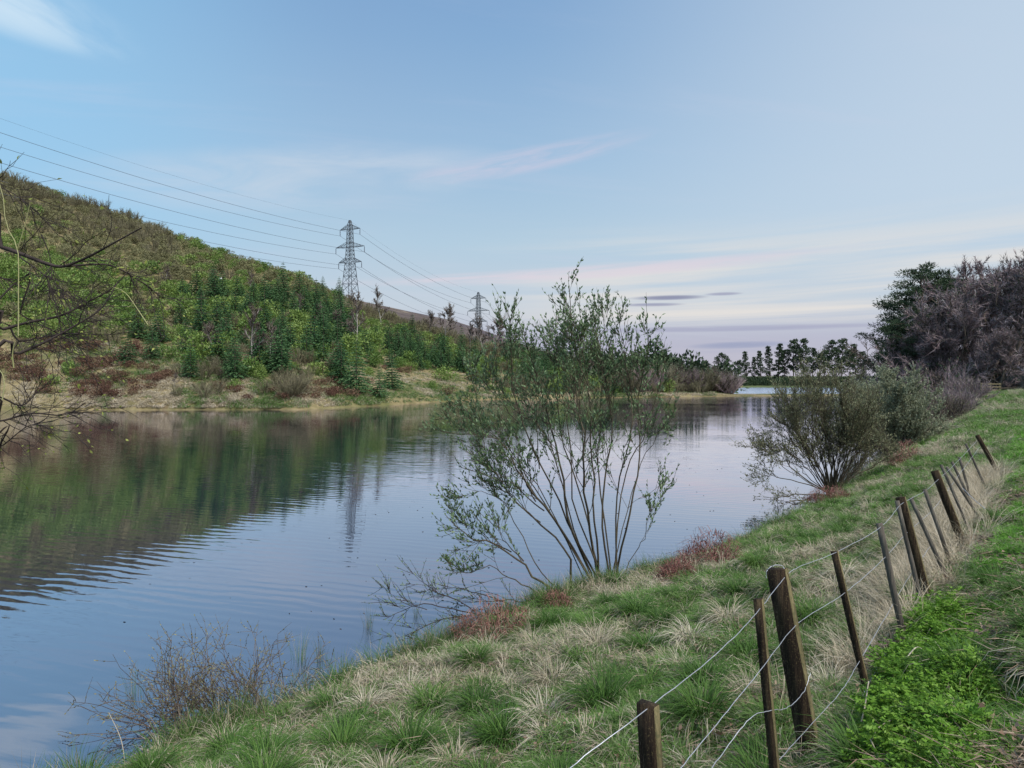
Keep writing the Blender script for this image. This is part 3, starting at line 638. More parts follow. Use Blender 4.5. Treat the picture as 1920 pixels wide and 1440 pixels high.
for i in range(26):
    px = 1085 + 300 * (i + random.random()) / 26; dist = 142 + 18 * random.random(); top = np.interp(px, [1085, 1140, 1210, 1260, 1330, 1390], [640, 648, 652, 656, 672, 692]) + random.uniform(-8, 12)
    z0 = gz(px, dist) if px < 1325 else .3; z0 = max(.2, z0); x = P(px, 0, dist)[0]; hh = P(px, top, dist)[2] - z0
    if i % 3 == 0: q_ = SPRUCE[i % 5]; plant('spruce_tree', (('trunk', q_[0]), ('crown', q_[1])), (x, dist, z0 - .1), i, hh / 5.0, 'dark evergreen in the belt of trees behind the far strip thicket', 'tree', 'tree belt behind the far strip')
    elif i % 3 == 1: q_ = BIRCH[i % 3 - 1 + (i % 2)]; plant('birch_tree', (('trunk', q_[0]), ('crown', q_[1])), (x, dist, z0 - .1), i, hh / 6.5, 'bare tree in the belt of trees behind the far strip thicket', 'tree', 'bare trees behind the far strip')
    else: tag(obj('dark_bush', BELT[i % 2], None, (x, dist, z0 - .1), i, max(1.2, hh / 2.0)), 'dark leafy bush in the belt of trees behind the far strip thicket', 'bush', 'dark bushes behind the far strip')
for px, dist, s_, lab in [(1222, 152, 1.7, 'dark conifer at the left end of the far strip thicket'), (1300, 150, 1.2, 'small conifer behind the middle of the far strip thicket'), (1248, 156, 1.3, 'conifer just right of the dark one in the far strip thicket')]:
    tr_, cr_ = SPRUCE[0 if s_ > 1.25 else 1]; plant('spruce_tree', (('trunk', tr_), ('crown', cr_)), (P(px, 0, dist)[0], dist, .6), 0, s_, lab, 'tree')
plant('birch_tree', (('trunk', BIRCH[1][0]), ('crown', BIRCH[1][1])), (P(1282, 0, 152)[0], 152, .5), 1, 1.2, 'bare pale tree rising out of the far strip thicket', 'tree')

# ------------------------------------------------------------------ row of pines beyond the second pool
PINE = [pine_mesh(14, .35, 2.6, 1, .55, 22, 60, .7), pine_mesh(15, .2, 2.3, 2, .5, 26, 60, .7, True), pine_mesh(13, .5, 3.0, 3, .6, 18, 66, .7), pine_mesh(15, .3, 2.8, 4, .6, 28, 66, .7)]
far_pines = [(1305, .62, 2), (1322, .7, 2), (1352, .92, 2), (1366, .72, 0), (1385, .70, 2), (1402, .85, 1), (1417, .72, 1), (1428, .86, 1), (1446, 1.02, 1), (1459, 1.05, 1), (1473, .92, 0), (1488, 1.12, 3), (1508, 1.12, 3), (1522, 1.0, 0),
             (1545, .95, 0), (1562, 1.1, 3), (1578, 1.15, 3), (1592, 1.0, 2), (1606, 1.08, 1), (1620, .9, 0), (1338, .55, 2), (1292, .5, 2), (1535, .9, 2)]
for i, (px, s_, k_) in enumerate(far_pines):
    dist = 262 + 26 * random.random(); p_ = P(px, 0, dist)
    plant('pine_tree', (('trunk', PINE[k_][0]), ('crown', PINE[k_][1])), (p_[0], dist, .4), random.random() * 6, s_ * 1.06, 'dark pine in the row beyond the second stretch of water', 'tree', 'pine row beyond the far water')
m = 90; uu = rng.uniform(1290, 1660, m); dd_ = rng.uniform(250, 275, m)
FU = [shrub_mesh('dark_undergrowth', L_pine, 1.5, 1.6, .24, 360, 5) for _ in range(4)]
scatter('far_undergrowth', FU, np.stack([(uu - 960) / F * dd_, dd_, np.full(m, .3)], 1), np.stack([np.zeros(m), np.zeros(m), rng.random(m) * 6], 1), rng.uniform(1.2, 2.4, m), rng.integers(0, 4, m), 'dark undergrowth below the distant pine row', 'undergrowth')

# ------------------------------------------------------------------ the wood at the end of the near bank
def on_bank(px, dist, dz=-.05):
    x = (px - 960) / F * dist; return (x, dist, float(bank_z(np.array([x]), np.array([dist]))[0]) + dz)
OAK = [bare_tree_mesh(15, 6.5, 1, B_bark, B_twig_purple, 15000, .22, .38, .05, 12, 0), bare_tree_mesh(12, 6.0, 2, B_bark, B_twig_purple, 15000, .15, .32, .05, 12, .1, L_pine, 2200, .22), bare_tree_mesh(11, 5.0, 3, B_bark, B_twig_brown, 6000, .25, .25, .04, 10, -.1)]
WPINE = [pine_mesh(15.5, .25, 4.6, 7, .34, 34, 300, .36, lw=.2), pine_mesh(13, .2, 4.0, 8, .34, 34, 300, .36, lw=.2)]
def wood(px, dist, top, pair, hgt, lab, nm, rz=0.):
    p_ = on_bank(px, dist, -.1); s_ = (CAMZ + (HOR - top) / F * dist - p_[2]) / hgt
    plant(nm, (('trunk', pair[0]), ('crown', pair[1])), p_, rz, s_, lab, 'tree')
wood(1728, 92, 494, WPINE[0], 15.5, 'tall dark pine at the left edge of the wood, leaning crown against the sky', 'pine_tree', 1)
wood(1702, 96, 545, WPINE[1], 13, 'lower dark pine left of the tall pine at the edge of the wood', 'pine_tree', 2)
wood(1688, 90, 600, WPINE[1], 13, 'short dark pine lowest on the left side of the wood', 'pine_tree', 3.3)
wood(1716, 88, 575, WPINE[0], 15.5, 'dark pine below and right of the lower left pine', 'pine_tree', 5)
wood(1752, 94, 512, WPINE[1], 13, 'dark pine right of the tall leaning pine', 'pine_tree', .7)
wood(1775, 97, 520, WPINE[0], 15.5, 'pine half hidden behind the purple bare trees', 'pine_tree', 4)
wood(1858, 84, 468, OAK[0], 15, 'tall bare tree with purple twigs behind the wooden rail fence', 'bare_tree', .5)
wood(1800, 82, 545, OAK[1], 12, 'broad purple bare tree in the middle of the wood', 'bare_tree', 2.2)
wood(1912, 80, 488, OAK[1], 12, 'bare tree at the right edge by the grey roof', 'bare_tree', 4)
wood(1745, 85, 585, OAK[1], 12, 'lower purple bare tree under the dark pines', 'bare_tree', 5.1)
wood(1888, 92, 462, OAK[2], 11, 'pale limbed bare tree whose thin top stands highest over the wood', 'bare_tree', 1.4)
wood(1826, 100, 486, OAK[0], 15, 'bare tree deep in the wood behind the broad purple one', 'bare_tree', 3)
wood(1645, 110, 598, OAK[2], 11, 'lone bare tree left of the wood, sky showing through its crown', 'bare_tree', 2)
wood(1757, 66, 668, BIRCH[0], 6.5, 'slim sapling with a pale stem in front of the wood', 'bare_tree', 1)
wood(1870, 76, 615, OAK[1], 12, 'low spreading bare tree right above the wooden rail fence', 'bare_tree', 6)
wood(1700, 88, 620, OAK[1], 12, 'low purple bare tree at the left foot of the wood', 'bare_tree', .4)
wood(1945, 86, 520, OAK[0], 15, 'bare tree cut by the right edge of the picture', 'bare_tree', 2.9)
UND = [twig_shrub_mesh('wood_bush', B_twig_purple, 2.6, 3.4, 2600, .05, L_pine, 900, .2), twig_shrub_mesh('wood_bush', B_twig_brown, 2.4, 3.0, 2600, .05, L_pine, 1400, .2)]
for i, (px, dist, s_, wd_) in enumerate([(1652, 100, 1.3, 'farthest left'), (1676, 92, 1.4, 'second from the left'), (1704, 86, 1.3, 'third from the left'), (1738, 82, 1.3, 'under the tall pine'), (1775, 80, 1.2, 'left of the sapling\'s wood gap'),
                                        (1806, 84, 1.3, 'left of the wooden rail fence'), (1835, 93, 1.4, 'behind the wooden rail fence'), (1872, 93, 1.3, 'behind the pale tree trunks'), (1900, 90, 1.3, 'left of the grey roof')]):
    tag(obj('wood_bush', UND[i % 2], None, on_bank(px, dist, -.15), i * 1.3, s_ * 1.55), ('dark purple' if i % 2 == 0 else 'dark brown') + ' tangled bush at the foot of the wood, ' + wd_, 'bush')
# rail fence with three rails under the trees
rf = tag(empty('rail_fence', on_bank(1857, 74, 0)), 'short wooden fence of three pale rails under the trees', 'fence')
for i, dx in enumerate((-1.02, 0.02, 1.02)):
    b = MB(); b.tube([(dx, 0, -.3), (dx, 0, 1.15)], .075, 4, cap=True); obj('post', b.mesh('post', M_rail), rf)
for z_ in (.35, .68, 1.0):
    b = MB(); b.add([(-1.1, -.09, z_ - .06), (1.1, -.09, z_ - .06), (1.1, -.09, z_ + .06), (-1.1, -.09, z_ + .06), (-1.1, -.05, z_ - .06), (1.1, -.05, z_ - .06), (1.1, -.05, z_ + .06), (-1.1, -.05, z_ + .06)],
                    [[0, 1, 2, 3], [5, 4, 7, 6], [3, 2, 6, 7], [1, 0, 4, 5], [0, 3, 7, 4], [2, 1, 5, 6]]); obj('rail', b.mesh('rail', M_rail), rf)
# low stone shed whose grey roof shows at the right edge
sp = on_bank(1930, 78, 0); sh = tag(empty('shed', sp, R(20)), 'low shed with a sloping grey roof at the right edge by the wood', 'shed')
b = MB(); W_, D__, H_, Hr = 2.2, 2.0, 1.1, 2.6
b.add([(-W_, -D__, -.5), (W_, -D__, -.5), (W_, D__, -.5), (-W_, D__, -.5), (-W_, -D__, H_), (W_, -D__, H_), (W_, D__, H_), (-W_, D__, H_), (-W_, 0, Hr), (W_, 0, Hr)],
      [[0, 1, 5, 4], [1, 2, 6, 5], [2, 3, 7, 6], [3, 0, 4, 7]]); b.add([(-W_, -D__, H_), (-W_, D__, H_), (-W_, 0, Hr), (W_, -D__, H_), (W_, D__, H_), (W_, 0, Hr)], [[0, 2, 1], [3, 4, 5]])
obj('wall', b.mesh('wall', M_stone), sh)
b = MB(); e_ = .25
for sg in (-1, 1):
    a_ = np.array([(-W_ - e_, sg * (D__ + e_), H_ - .15), (W_ + e_, sg * (D__ + e_), H_ - .15), (W_ + e_, 0, Hr + .04), (-W_ - e_, 0, Hr + .04)])
    b.add(np.vstack([a_, a_ + [0, 0, .09]]), [[0, 1, 2, 3], [4, 7, 6, 5], [0, 4, 5, 1], [1, 5, 6, 2], [3, 7, 4, 0]])
obj('roof', b.mesh('roof', M_slate), sh)

# ------------------------------------------------------------------ willows
def willow(name, base, stems, label, bark, leafm, dist, br=12, tw=5, leaf=.058, r0=.035, brl=(.45, 1.15), leafper=7, up=.10, ts=.1, lw=.32, skew=.8, crook=.012, forks=0, inside=None):
    e = tag(empty(name, base), label, 'willow'); base = np.asarray(base)
    tw_mb, lf = MB(), MB(); LP, LD = [], []
    todo = [(smooth(st_[0], 16) - base, st_[1], 0) for st_ in stems]
    for l_, r_, _ in list(todo):
        for q in range(forks if r_ > .02 else 0):
            p0, dd = at(l_, random.uniform(.35, .7)); lf_ = np.linalg.norm(l_[-1] - p0) * random.uniform(.5, .78)
            fk = smooth(curve(p0, side_dir(dd, random.uniform(.18, .38)), lf_, 6, .03, .08), 16)
            if inside is None or inside(fk[-1] + base): todo.append((fk, r_ * .5, 1))
    for line, rr, isfork in todo:
        k_ = np.sin(np.linspace(0, 1, 16) * math.pi)[:, None] * crook; line = line + k_ * np.cumsum(rng.normal(size=(16, 3)), 0) * (1 - .7 * isfork)
        mb = MB(); mb.tube(line, np.linspace(rr, rr * .22, 16), 6); obj('stem', mb.mesh('stem', bark, True), e)
        L0 = np.linalg.norm(np.diff(line, axis=0), axis=1).sum(); nb2 = int(br * max(.4, L0 / 4.))
        ends = [(line[-5:], .35)]
        for j in range(nb2):
            t = ts + (1 - ts) * random.random() ** skew; p0, dd = at(line, t * .99)
            l = curve(p0, side_dir(dd, random.uniform(.35, .85)) + np.array([0, 0, up]), random.uniform(*brl) * (1.25 - .85 * t), 6, up * .6, .13)
            if inside is not None and not inside(l[-1] + base): continue
            tw_mb.tube(l, np.linspace(rr * .34 * (1.2 - t), .0035, 6), 4, random.random()); ends.append((l, 1.))
        for l, k_ in ends:
            for q in range(tw):
                p1, d1 = at(l, random.uniform(.25, .99)); l2 = curve(p1, side_dir(d1, random.uniform(.25, .7)) + np.array([0, 0, up]), random.uniform(.14, .42), 4, up, .12)
                tw_mb.tube(l2, np.linspace(.0045, .002, 4), 3, random.random())
                for g in range(leafper):
                    p2, d2 = at(l2, random.uniform(.2, 1)); LP.append(p2); LD.append(side_dir(d2, random.uniform(.35, .9)) + np.array([0, 0, .25]))
            for g in range(leafper):
                p2, d2 = at(l, random.uniform(.3, 1)); LP.append(p2); LD.append(side_dir(d2, random.uniform(.35, .9)) + np.array([0, 0, .25]))
    LP = np.array(LP); lf.leaves(LP, np.array(LD), leaf * (.6 + .6 * rng.random(len(LP))), leaf * lw)
    tag(obj('twigs', tw_mb.mesh('twigs', bark), e), kind='stuff'); tag(obj('foliage', lf.mesh('foliage', leafm), e), kind='stuff')
    return e
def PL(pts, d0, d1): return [P(x, y, d0 + (d1 - d0) * i / (len(pts) - 1)) for i, (x, y) in enumerate(pts)]
D0 = 12.4
stems = [(PL([(1118, 1118), (1060, 990), (1008, 868), (972, 760), (955, 670), (944, 590)], D0, 12.0), .042),
         (PL([(1126, 1112), (1085, 980), (1040, 850), (1005, 740), (985, 640)], D0, 13.2), .036),
         (PL([(1134, 1108), (1108, 960), (1088, 820), (1072, 690), (1075, 540)], D0, 12.2), .048),
         (PL([(1138, 1106), (1118, 970), (1108, 830), (1090, 700), (1058, 580)], D0, 11.8), .036),
         (PL([(1146, 1104), (1138, 950), (1142, 800), (1132, 690), (1105, 590)], D0, 13.2), .044),
         (PL([(1150, 1102), (1150, 950), (1160, 810), (1162, 700), (1166, 600)], D0, 12.6), .036),
         (PL([(1152, 1102), (1166, 960), (1182, 840), (1196, 730), (1212, 622)], D0, 12.0), .034),
         (PL([(1160, 1098), (1186, 980), (1215, 880), (1240, 830), (1262, 806)], D0, 12.8), .022),
         (PL([(1162, 1096), (1190, 1030), (1215, 985), (1240, 915)], D0, 12.2), .014),
         (PL([(1112, 1118), (1055, 1010), (990, 900), (920, 830), (850, 802)], D0, 12.0), .034),
         (PL([(1104, 1120), (1050, 1040), (985, 940), (930, 880), (890, 820)], D0, 12.8), .03),
         (PL([(1124, 1112), (1070, 930), (1040, 770), (1025, 660), (1040, 610)], D0, 13.4), .032),
         (PL([(1140, 1106), (1128, 900), (1125, 760), (1135, 650), (1130, 570)], D0, 13.6), .03),
         (PL([(1110, 1118), (1030, 960), (960, 850), (900, 770), (880, 700)], D0, 13.4), .03),
         (PL([(1148, 1104), (1176, 900), (1200, 800), (1225, 740), (1240, 690)], D0, 13.4), .026),
         (PL([(1130, 1110), (1090, 960), (1060, 830), (1052, 720), (1035, 640)], D0, 12.9), .024),
         (PL([(1120, 1114), (1060, 960), (1000, 830), (955, 760), (925, 690)], D0, 12.6), .024), (PL([(1116, 1116), (1040, 960), (970, 860), (905, 800), (852, 770)], D0, 13.0), .022),
         (PL([(1066, 1128), (1005, 1075), (940, 1025), (880, 1000), (838, 968)], 12.0, 11.6), .036),
         (PL([(1064, 1128), (990, 1060), (930, 985), (895, 945), (870, 925)], 12.0, 12.3), .024),
         (PL([(1055, 1132), (985, 1100), (915, 1082), (870, 1062)], 11.9, 12.1), .02)]
for q_, s_ in enumerate(stems): stems[q_] = ([s_[0][0] + rng.normal(size=3) * [.13, .16, .0]] + [p_ + rng.normal(size=3) * [.07, .2, .06] for p_ in s_[0][1:]], s_[1] * random.uniform(.42, .82))
willow('willow_shrub', P(1120, 1112, 12.4), stems, 'tall many stemmed willow with small new leaves at the near water\'s edge', B_willow, L_willow, 12.4, br=18, tw=5, leafper=4, ts=.22, leaf=.076, lw=.42, brl=(.45, 1.3), skew=.62, crook=.035, forks=2, inside=lambda q: -.30 < q[0] < 3.0 or (q[2] < 4.7 and q[0] < 2.9))
low = [(PL([(1045, 1140), (960, 1150), (893, 1152), (830, 1165), (722, 1212)], 11.3, 10.4), .018), (PL([(893, 1152), (820, 1140), (760, 1142), (718, 1164)], 10.9, 10.5), .011),
       (PL([(893, 1150), (850, 1120), (800, 1096), (768, 1072)], 10.9, 10.8), .010), (PL([(800, 1145), (760, 1125), (722, 1106)], 10.7, 10.6), .007), (PL([(985, 1150), (920, 1120), (860, 1105), (800, 1108)], 11.1, 11.0), .012),
       (PL([(880, 1160), (830, 1190), (780, 1205), (735, 1222)], 10.8, 10.5), .008), (PL([(1020, 1142), (960, 1130), (910, 1132), (870, 1120)], 11.3, 11.1), .012)]
willow('fallen_willow_branch', P(1045, 1140, 11.3), low, 'low dark willow branch stretching out flat over the water', B_dark, L_willow, 11, br=16, tw=3, leafper=4, up=.05, brl=(.2, .55), leaf=.05)
# sallows further along the bank
def fan(px, py, dist, spread, top, cnt, left=1.0):
    base = P(px, py, dist); out = []
    for i in range(cnt):
        f = (i + random.random()) / cnt * 2 - 1; f2 = f * (left if f < 0 else 1.)
        h_ = (py - top) * (1 - .42 * abs(f) ** 2.2) * random.uniform(.62, 1.03); dp = random.uniform(-1.3, 1.3)
        x2 = px + f2 * spread; y2 = py - h_ if abs(f) < .85 else py - h_ * .62
        out.append(([P(px + f * 8, py + random.uniform(-4, 4), dist), P(px + f2 * spread * .40 + random.uniform(-9, 9), py - h_ * .33, dist + dp * .3), P(px + f2 * spread * .78 + random.uniform(-12, 12), py - h_ * .66, dist + dp * .7), P(x2, y2, dist + dp)], random.uniform(.013, .027)))
    return base, out
base_, st_ = fan(1562, 926, 22.6, 112, 668, 46, 1.25)
st_ += [(PL([(1560, 930), (1510, 925), (1470, 935), (1425, 1000)], 22.4, 21.6), .025), (PL([(1558, 932), (1500, 945), (1455, 965), (1410, 1015)], 22.2, 21.0), .022), (PL([(1560, 928), (1490, 890), (1445, 860), (1408, 835)], 22.4, 22.0), .024),
        (PL([(1560, 926), (1500, 905), (1450, 900), (1420, 905)], 22.3, 21.8), .02)]
willow('sallow_bush', base_, st_, 'wide fan shaped sallow bush with sparse olive leaves leaning over the water', B_willow, L_sallow, 22, br=24, tw=8, leafper=2, leaf=.08, brl=(.5, 1.2), ts=.22, lw=.42, skew=.75, crook=.05)
base_, st_ = fan(1682, 868, 31, 92, 694, 26, 1.0)
willow('sallow_bush', base_, st_, 'dense silvery grey sallow bush right behind the fan shaped one', B_willow, L_sallow2, 31, br=30, tw=8, leafper=5, leaf=.10, brl=(.6, 1.3), ts=.12, lw=.5)
base_, st_ = fan(1620, 860, 36, 60, 700, 16, 1.0)
willow('sallow_bush', base_, st_, 'grey green sallow bush between the fan shaped and the silvery one', B_willow, L_sallow2, 36, br=22, tw=7, leafper=5, leaf=.10, brl=(.6, 1.3), ts=.12, lw=.5)
BRM = [twig_shrub_mesh('bramble_bush', mt, 1.6, 1.9, 3000, .022, L_sallow, 1100, .07) for mt in (B_twig_brown, B_twig_purple)]
for i, (px, dist, s_, lab) in enumerate([(1768, 44, 1.15, 'grey brown bush next behind the silvery sallow'), (1790, 52, 1.25, 'purple brown bush midway to the wood'), (1735, 40, 1.0, 'brown bush touching the silvery sallow\'s right side'), (1812, 58, 1.2, 'purple brown bush at the crest by the wood'), (1700, 58, 1.7, 'tall grey bush behind the silvery sallow'), (1768, 68, 1.5, 'brown bush below the pale stemmed sapling')]):
    x = (px - 960) / F * dist; tag(obj('bramble_bush', BRM[i % 2], None, (x, dist, max(.1, on_bank(px, dist)[2])), i, s_), lab, 'bush')

# ------------------------------------------------------------------ small leafless bush at the near water's edge
mb, lf = MB(), MB(); LP, LD = [], []; c0 = np.array([-3.35, 7.85, .05])
for i in range(150):
    a = random.uniform(0, 6.28); q = random.random() ** .6
    l = curve(c0 + np.array([random.uniform(-.75, .75), random.uniform(-.35, .35), -.05]), (math.cos(a) * q - .35, math.sin(a) * q * .5, random.uniform(.25, 1.0)), random.uniform(.5, 1.15), 7, -.02, .2)
    mb.tube(l, np.linspace(.0065, .002, 7), 3, random.random())
    for j in range(7):
        p0, dd = at(l, random.uniform(.25, 1)); l2 = curve(p0, side_dir(dd, random.uniform(.4, 1.1)), random.uniform(.1, .32), 4, 0, .2); mb.tube(l2, [.003, .0025, .002, .0014], 3, random.random())
        for g in range(4): p2, d2 = at(l2, random.random()); LP.append(p2); LD.append(d2)
lf.leaves(np.array(LP), np.array(LD), .03, .015)
e = tag(empty('bramble_bush', c0), 'low tangled dark twiggy bush at the near water\'s edge, lower left', 'bush')
mb.v = [q - c0 for q in mb.v]; lf.v = [q - c0 for q in lf.v]
tag(obj('twigs', mb.mesh('twigs', B_twig_brown), e), kind='stuff'); tag(obj('buds', lf.mesh('buds', L_olive), e), kind='stuff')

# ------------------------------------------------------------------ tree at the left whose branches reach into the picture
e0 = np.array([-5.7, 4.4, 0.]); e0[2] = float(bank_z(e0[:1], e0[1:2])[0])
e = tag(empty('overhanging_tree', e0), 'bare budding tree at the left edge whose dark mossy branches hang over the water', 'tree')
trunk = np.array([e0 + [0, 0, -.3], e0 + [.05, .05, 1.5], e0 + [.2, .1, 3.2], e0 + [.1, .3, 5.2]])
mb = MB(); mb.tube(smooth(trunk, 12) - e0, np.linspace(.15, .06, 12), 8); obj('trunk', mb.mesh('trunk', B_bark, True), e)
limbs = [([(-60, 452), (0, 463), (35, 474), (87, 494), (121, 500), (167, 482), (208, 460), (267, 428)], 4.5, 4.4, .014, 2.6), ([(121, 500), (194, 496), (226, 505), (250, 519), (278, 536), (312, 559), (396, 560)], 4.45, 4.9, .007, None),
         ([(-60, 630), (0, 619), (52, 605), (115, 592), (156, 571), (208, 543), (243, 508)], 4.2, 4.6, .010, 2.2), ([(-60, 700), (31, 665), (87, 640), (139, 612), (191, 578), (222, 529)], 4.0, 4.4, .010, 2.0),
         ([(-60, 650), (40, 640), (121, 626), (194, 628), (248, 622)], 4.8, 5.2, .007, 2.2), ([(-160, 330), (-60, 330), (24, 362), (62, 390), (94, 421), (128, 453)], 4.4, 4.7, .004, 3.2), ([(35, 474), (45, 487), (87, 519), (101, 560), (115, 588)], 4.5, 4.3, .006, None),
         ([(-60, 800), (0, 790), (60, 775), (120, 778), (160, 755)], 4.4, 4.8, .008, 1.4), ([(-60, 735), (0, 745), (40, 760), (70, 735), (110, 700)], 4.6, 5, .007, 1.6), ([(0, 560), (40, 590), (80, 610), (150, 650), (180, 690)], 4.4, 4.7, .005, 2.2), ([(80, 440), (95, 480), (100, 520), (118, 560)], 4.6, 4.6, .004, None),
         ([(-40, 850), (0, 838), (50, 800), (100, 790)], 4.3, 4.4, .005, 1.4), ([(-60, 520), (0, 520), (60, 545), (130, 548), (200, 590)], 4.9, 5.2, .006, 2.4)]
tw_, lf = MB(), MB(); LP, LD = [], []
for pts, d0, d1, r_, hub in limbs:
    l = PL(pts, d0, d1)
    if hub is not None: l = [e0 + [.1, .1, hub]] + l
    l = smooth(l, 24) - e0; mb = MB(); mb.tube(l, np.linspace(r_ * (1.3 if hub else 1), r_ * .3, 24), 6); obj('branch', mb.mesh('branch', B_dark, True), e)
    for j in range(15):
        p0, dd = at(l, random.uniform(.35, .86)); l2 = curve(p0, side_dir(dd, random.uniform(.4, 1.0)) + np.array([0, 0, random.uniform(-.45, .1)]), random.uniform(.12, .5), 6, -.01, .2)
        tw_.tube(l2, np.linspace(.0032, .0013, 6), 3, random.random())
        for q in range(3):
            p1, d1_ = at(l2, random.uniform(.3, .95)); l3 = curve(p1, side_dir(d1_, random.uniform(.4, .9)), random.uniform(.05, .2), 3, 0, .2); tw_.tube(l3, [.0018, .0015, .001], 3)
            if random.random() < .55: LP.append(l3[-1]); LD.append(l3[-1] - l3[-2])
            if random.random() < .3: LP.append(p1); LD.append(side_dir(d1_, .7))
tag(obj('twigs', tw_.mesh('twigs', B_dark), e), kind='stuff')
LP = np.array(LP); lf.leaves(LP, np.array(LD), .028 * (.6 + .8 * rng.random(len(LP))), .014); tag(obj('buds', lf.mesh('buds', L_bud), e), kind='stuff')
lm = leafmat('lichen_twig', [(.20, .20, .08), (.34, .33, .16)], 0)
for pts, d_, r_ in [([(-90, 330), (-30, 300), (5, 352), (14, 421), (35, 467), (36, 540), (35, 630)], 3.4, .006), ([(60, 380), (52, 410), (44, 440), (35, 467)], 3.4, .006), ([(212, 538), (230, 545), (243, 557), (262, 585), (278, 609)], 3.5, .005), ([(255, 558), (248, 572), (240, 576)], 3.5, .004), ([(28, 640), (24, 665), (26, 690)], 3.3, .008), ([(-60, 670), (-5, 690), (8, 718), (4, 750)], 3.2, .006)]:
    l = smooth(PL(pts, d_, d_), 14) - e0; mb = MB(); mb.tube(l, np.linspace(r_ * .22, r_ * .5, 14), 5, rng.random()); obj('lichen_branch', mb.mesh('lichen_branch', lm, True), e)

# ------------------------------------------------------------------ pylons and cables
def strut(mb, a, b_, r_): mb.tube([a, b_], r_, 4)
def pylon(loc, ang, label, s=1.0):
    e = tag(empty('electricity_pylon', loc, ang, s), label, 'pylon')
    H = 35.0; lev = [0, 4.2, 8.0, 11.3, 14.0, 16.4, 18.4, 20.3, 22.1, 24.2, 26.3, 28.5, 30.7, 32.8, H]
    def hw(z_): return np.interp(z_, [0, 14, 22, 31, 33, H], [2.9, 1.75, 1.25, 1.0, .8, .35])
    leg = MB(); brc = MB(); cs = [(-1, -1), (1, -1), (1, 1), (-1, 1)]
    for c in cs:
        lm_ = MB(); lm_.tube([(c[0] * hw(z_), c[1] * hw(z_), z_) for z_ in [-1.5] + lev], .17, 4); obj('leg', lm_.mesh('leg', M_steel), e)
    for a_, b_ in zip(lev[:-1], lev[1:]):
        for i in range(4):
            c, c2 = cs[i], cs[(i + 1) % 4]; pa = lambda cc, z_: (cc[0] * hw(z_), cc[1] * hw(z_), z_)
            strut(brc, pa(c, a_), pa(c2, b_), .09); strut(brc, pa(c2, a_), pa(c, b_), .09); strut(brc, pa(c, b_), pa(c2, b_), .09)
    tag(obj('lattice', brc.mesh('lattice', M_steel), e))
    ends = []
    for za, L in ((14.7, 6.6), (22.1, 8.2), (30.7, 5.7)):
        for sg in (-1, 1):
            am = MB(); tip = np.array([sg * L, 0, za]); w_ = hw(za); wu = hw(za + 2.3)
            for yy in (-1, 1):
                am.tube([(sg * w_, yy * w_, za), tip], .13, 4); am.tube([(sg * wu, yy * wu, za + 2.3), tip], .11, 4)
                for f in (.25, .5, .75):
                    lo = np.array([sg * w_, yy * w_, za]) * (1 - f) + tip * f; hi = np.array([sg * wu, yy * wu, za + 2.3]) * (1 - f) + tip * f
                    strut(am, lo, hi, .07); f2 = f - .25; strut(am, np.array([sg * wu, yy * wu, za + 2.3]) * (1 - f2) + tip * f2, lo, .06)
            obj('cross_arm', am.mesh('cross_arm', M_steel), e)
            im = MB(); im.tube([tip, tip - [0, 0, .4]], .06, 4)
            zz = np.linspace(0, 2.4, 17); im.tube([tip - [0, 0, .4 + q] for q in zz], [.20 if i % 2 else .11 for i in range(17)], 6); obj('insulator', im.mesh('insulator', M_ins), e)
            ends.append(tip - [0, 0, 2.85])
    ends.append(np.array([0, 0, H]))
    ca, sa = math.cos(ang), math.sin(ang)
    return [np.array(loc) + s * np.array([q[0] * ca - q[1] * sa, q[0] * sa + q[1] * ca, q[2]]) for q in ends]
p1 = P(657, 549, 332); p2 = P(897, 640, 472); dl = p2 - p1; ang = math.atan2(dl[1], dl[0]) - math.pi / 2
p2[2] = P(897, 548, 472)[2] - 35; 
E1 = pylon(tuple(p1), ang, 'larger steel lattice pylon standing on the crest of the moor'); E2 = pylon(tuple(p2), ang, 'smaller more distant pylon behind bare trees at the end of the moor')
E0 = [q - np.array([dl[0], dl[1], 0]) * 2.15 + np.array([0, 0, 8.]) for q in E1]; E3 = [q + np.array([dl[0], dl[1], 0]) * 1.2 - np.array([0, 0, 34.]) for q in E2]
cn = ['lower left arm', 'lower right arm', 'middle left arm', 'middle right arm', 'top left arm', 'top right arm', 'peak']
for A_, B_, sag, lab, r_ in ((E0, E1, 9.0, 'cable running up from the left edge to the large pylon\'s ', .055), (E1, E2, 4.2, 'cable from the large to the smaller pylon, hung on the ', .065), (E2, E3, 4, 'cable going on beyond the smaller pylon from its ', .06)):
    for i in range(7):
        t = np.linspace(0, 1, 40)[:, None]; l = A_[i] * (1 - t) + B_[i] * t; l[:, 2] -= (4 * t * (1 - t) * sag * (1.15 if i == 6 else 1))[:, 0]
        b = MB(); b.tube(l - A_[i], r_ * (.4 if i == 6 else 1), 4); tag(obj('power_cable', b.mesh('power_cable', M_cable), None, A_[i]), lab + cn[i], 'power cable', 'power cables')
# a small white board among the scrub
wb = on_hill(415, 150, 1.6); e = tag(empty('marker_board', wb), 'small white marker board showing in the scrub high on the far hillside', 'marker')
b = MB(); b.tube([(0, .05, -1.8), (0, .05, 1.0)], .06, 4, cap=True); obj('post', b.mesh('post', M_rail), e)
b = MB(); v8 = np.array([(x_, y_, z_) for z_ in (.5, 1.2) for y_ in (-.05, .0) for x_ in (-.24, .24)]); b.add(v8, [[0, 1, 5, 4], [3, 2, 6, 7], [4, 5, 7, 6], [1, 0, 2, 3], [0, 4, 6, 2], [5, 1, 3, 7]]); obj('board', b.mesh('board', M_white), e)

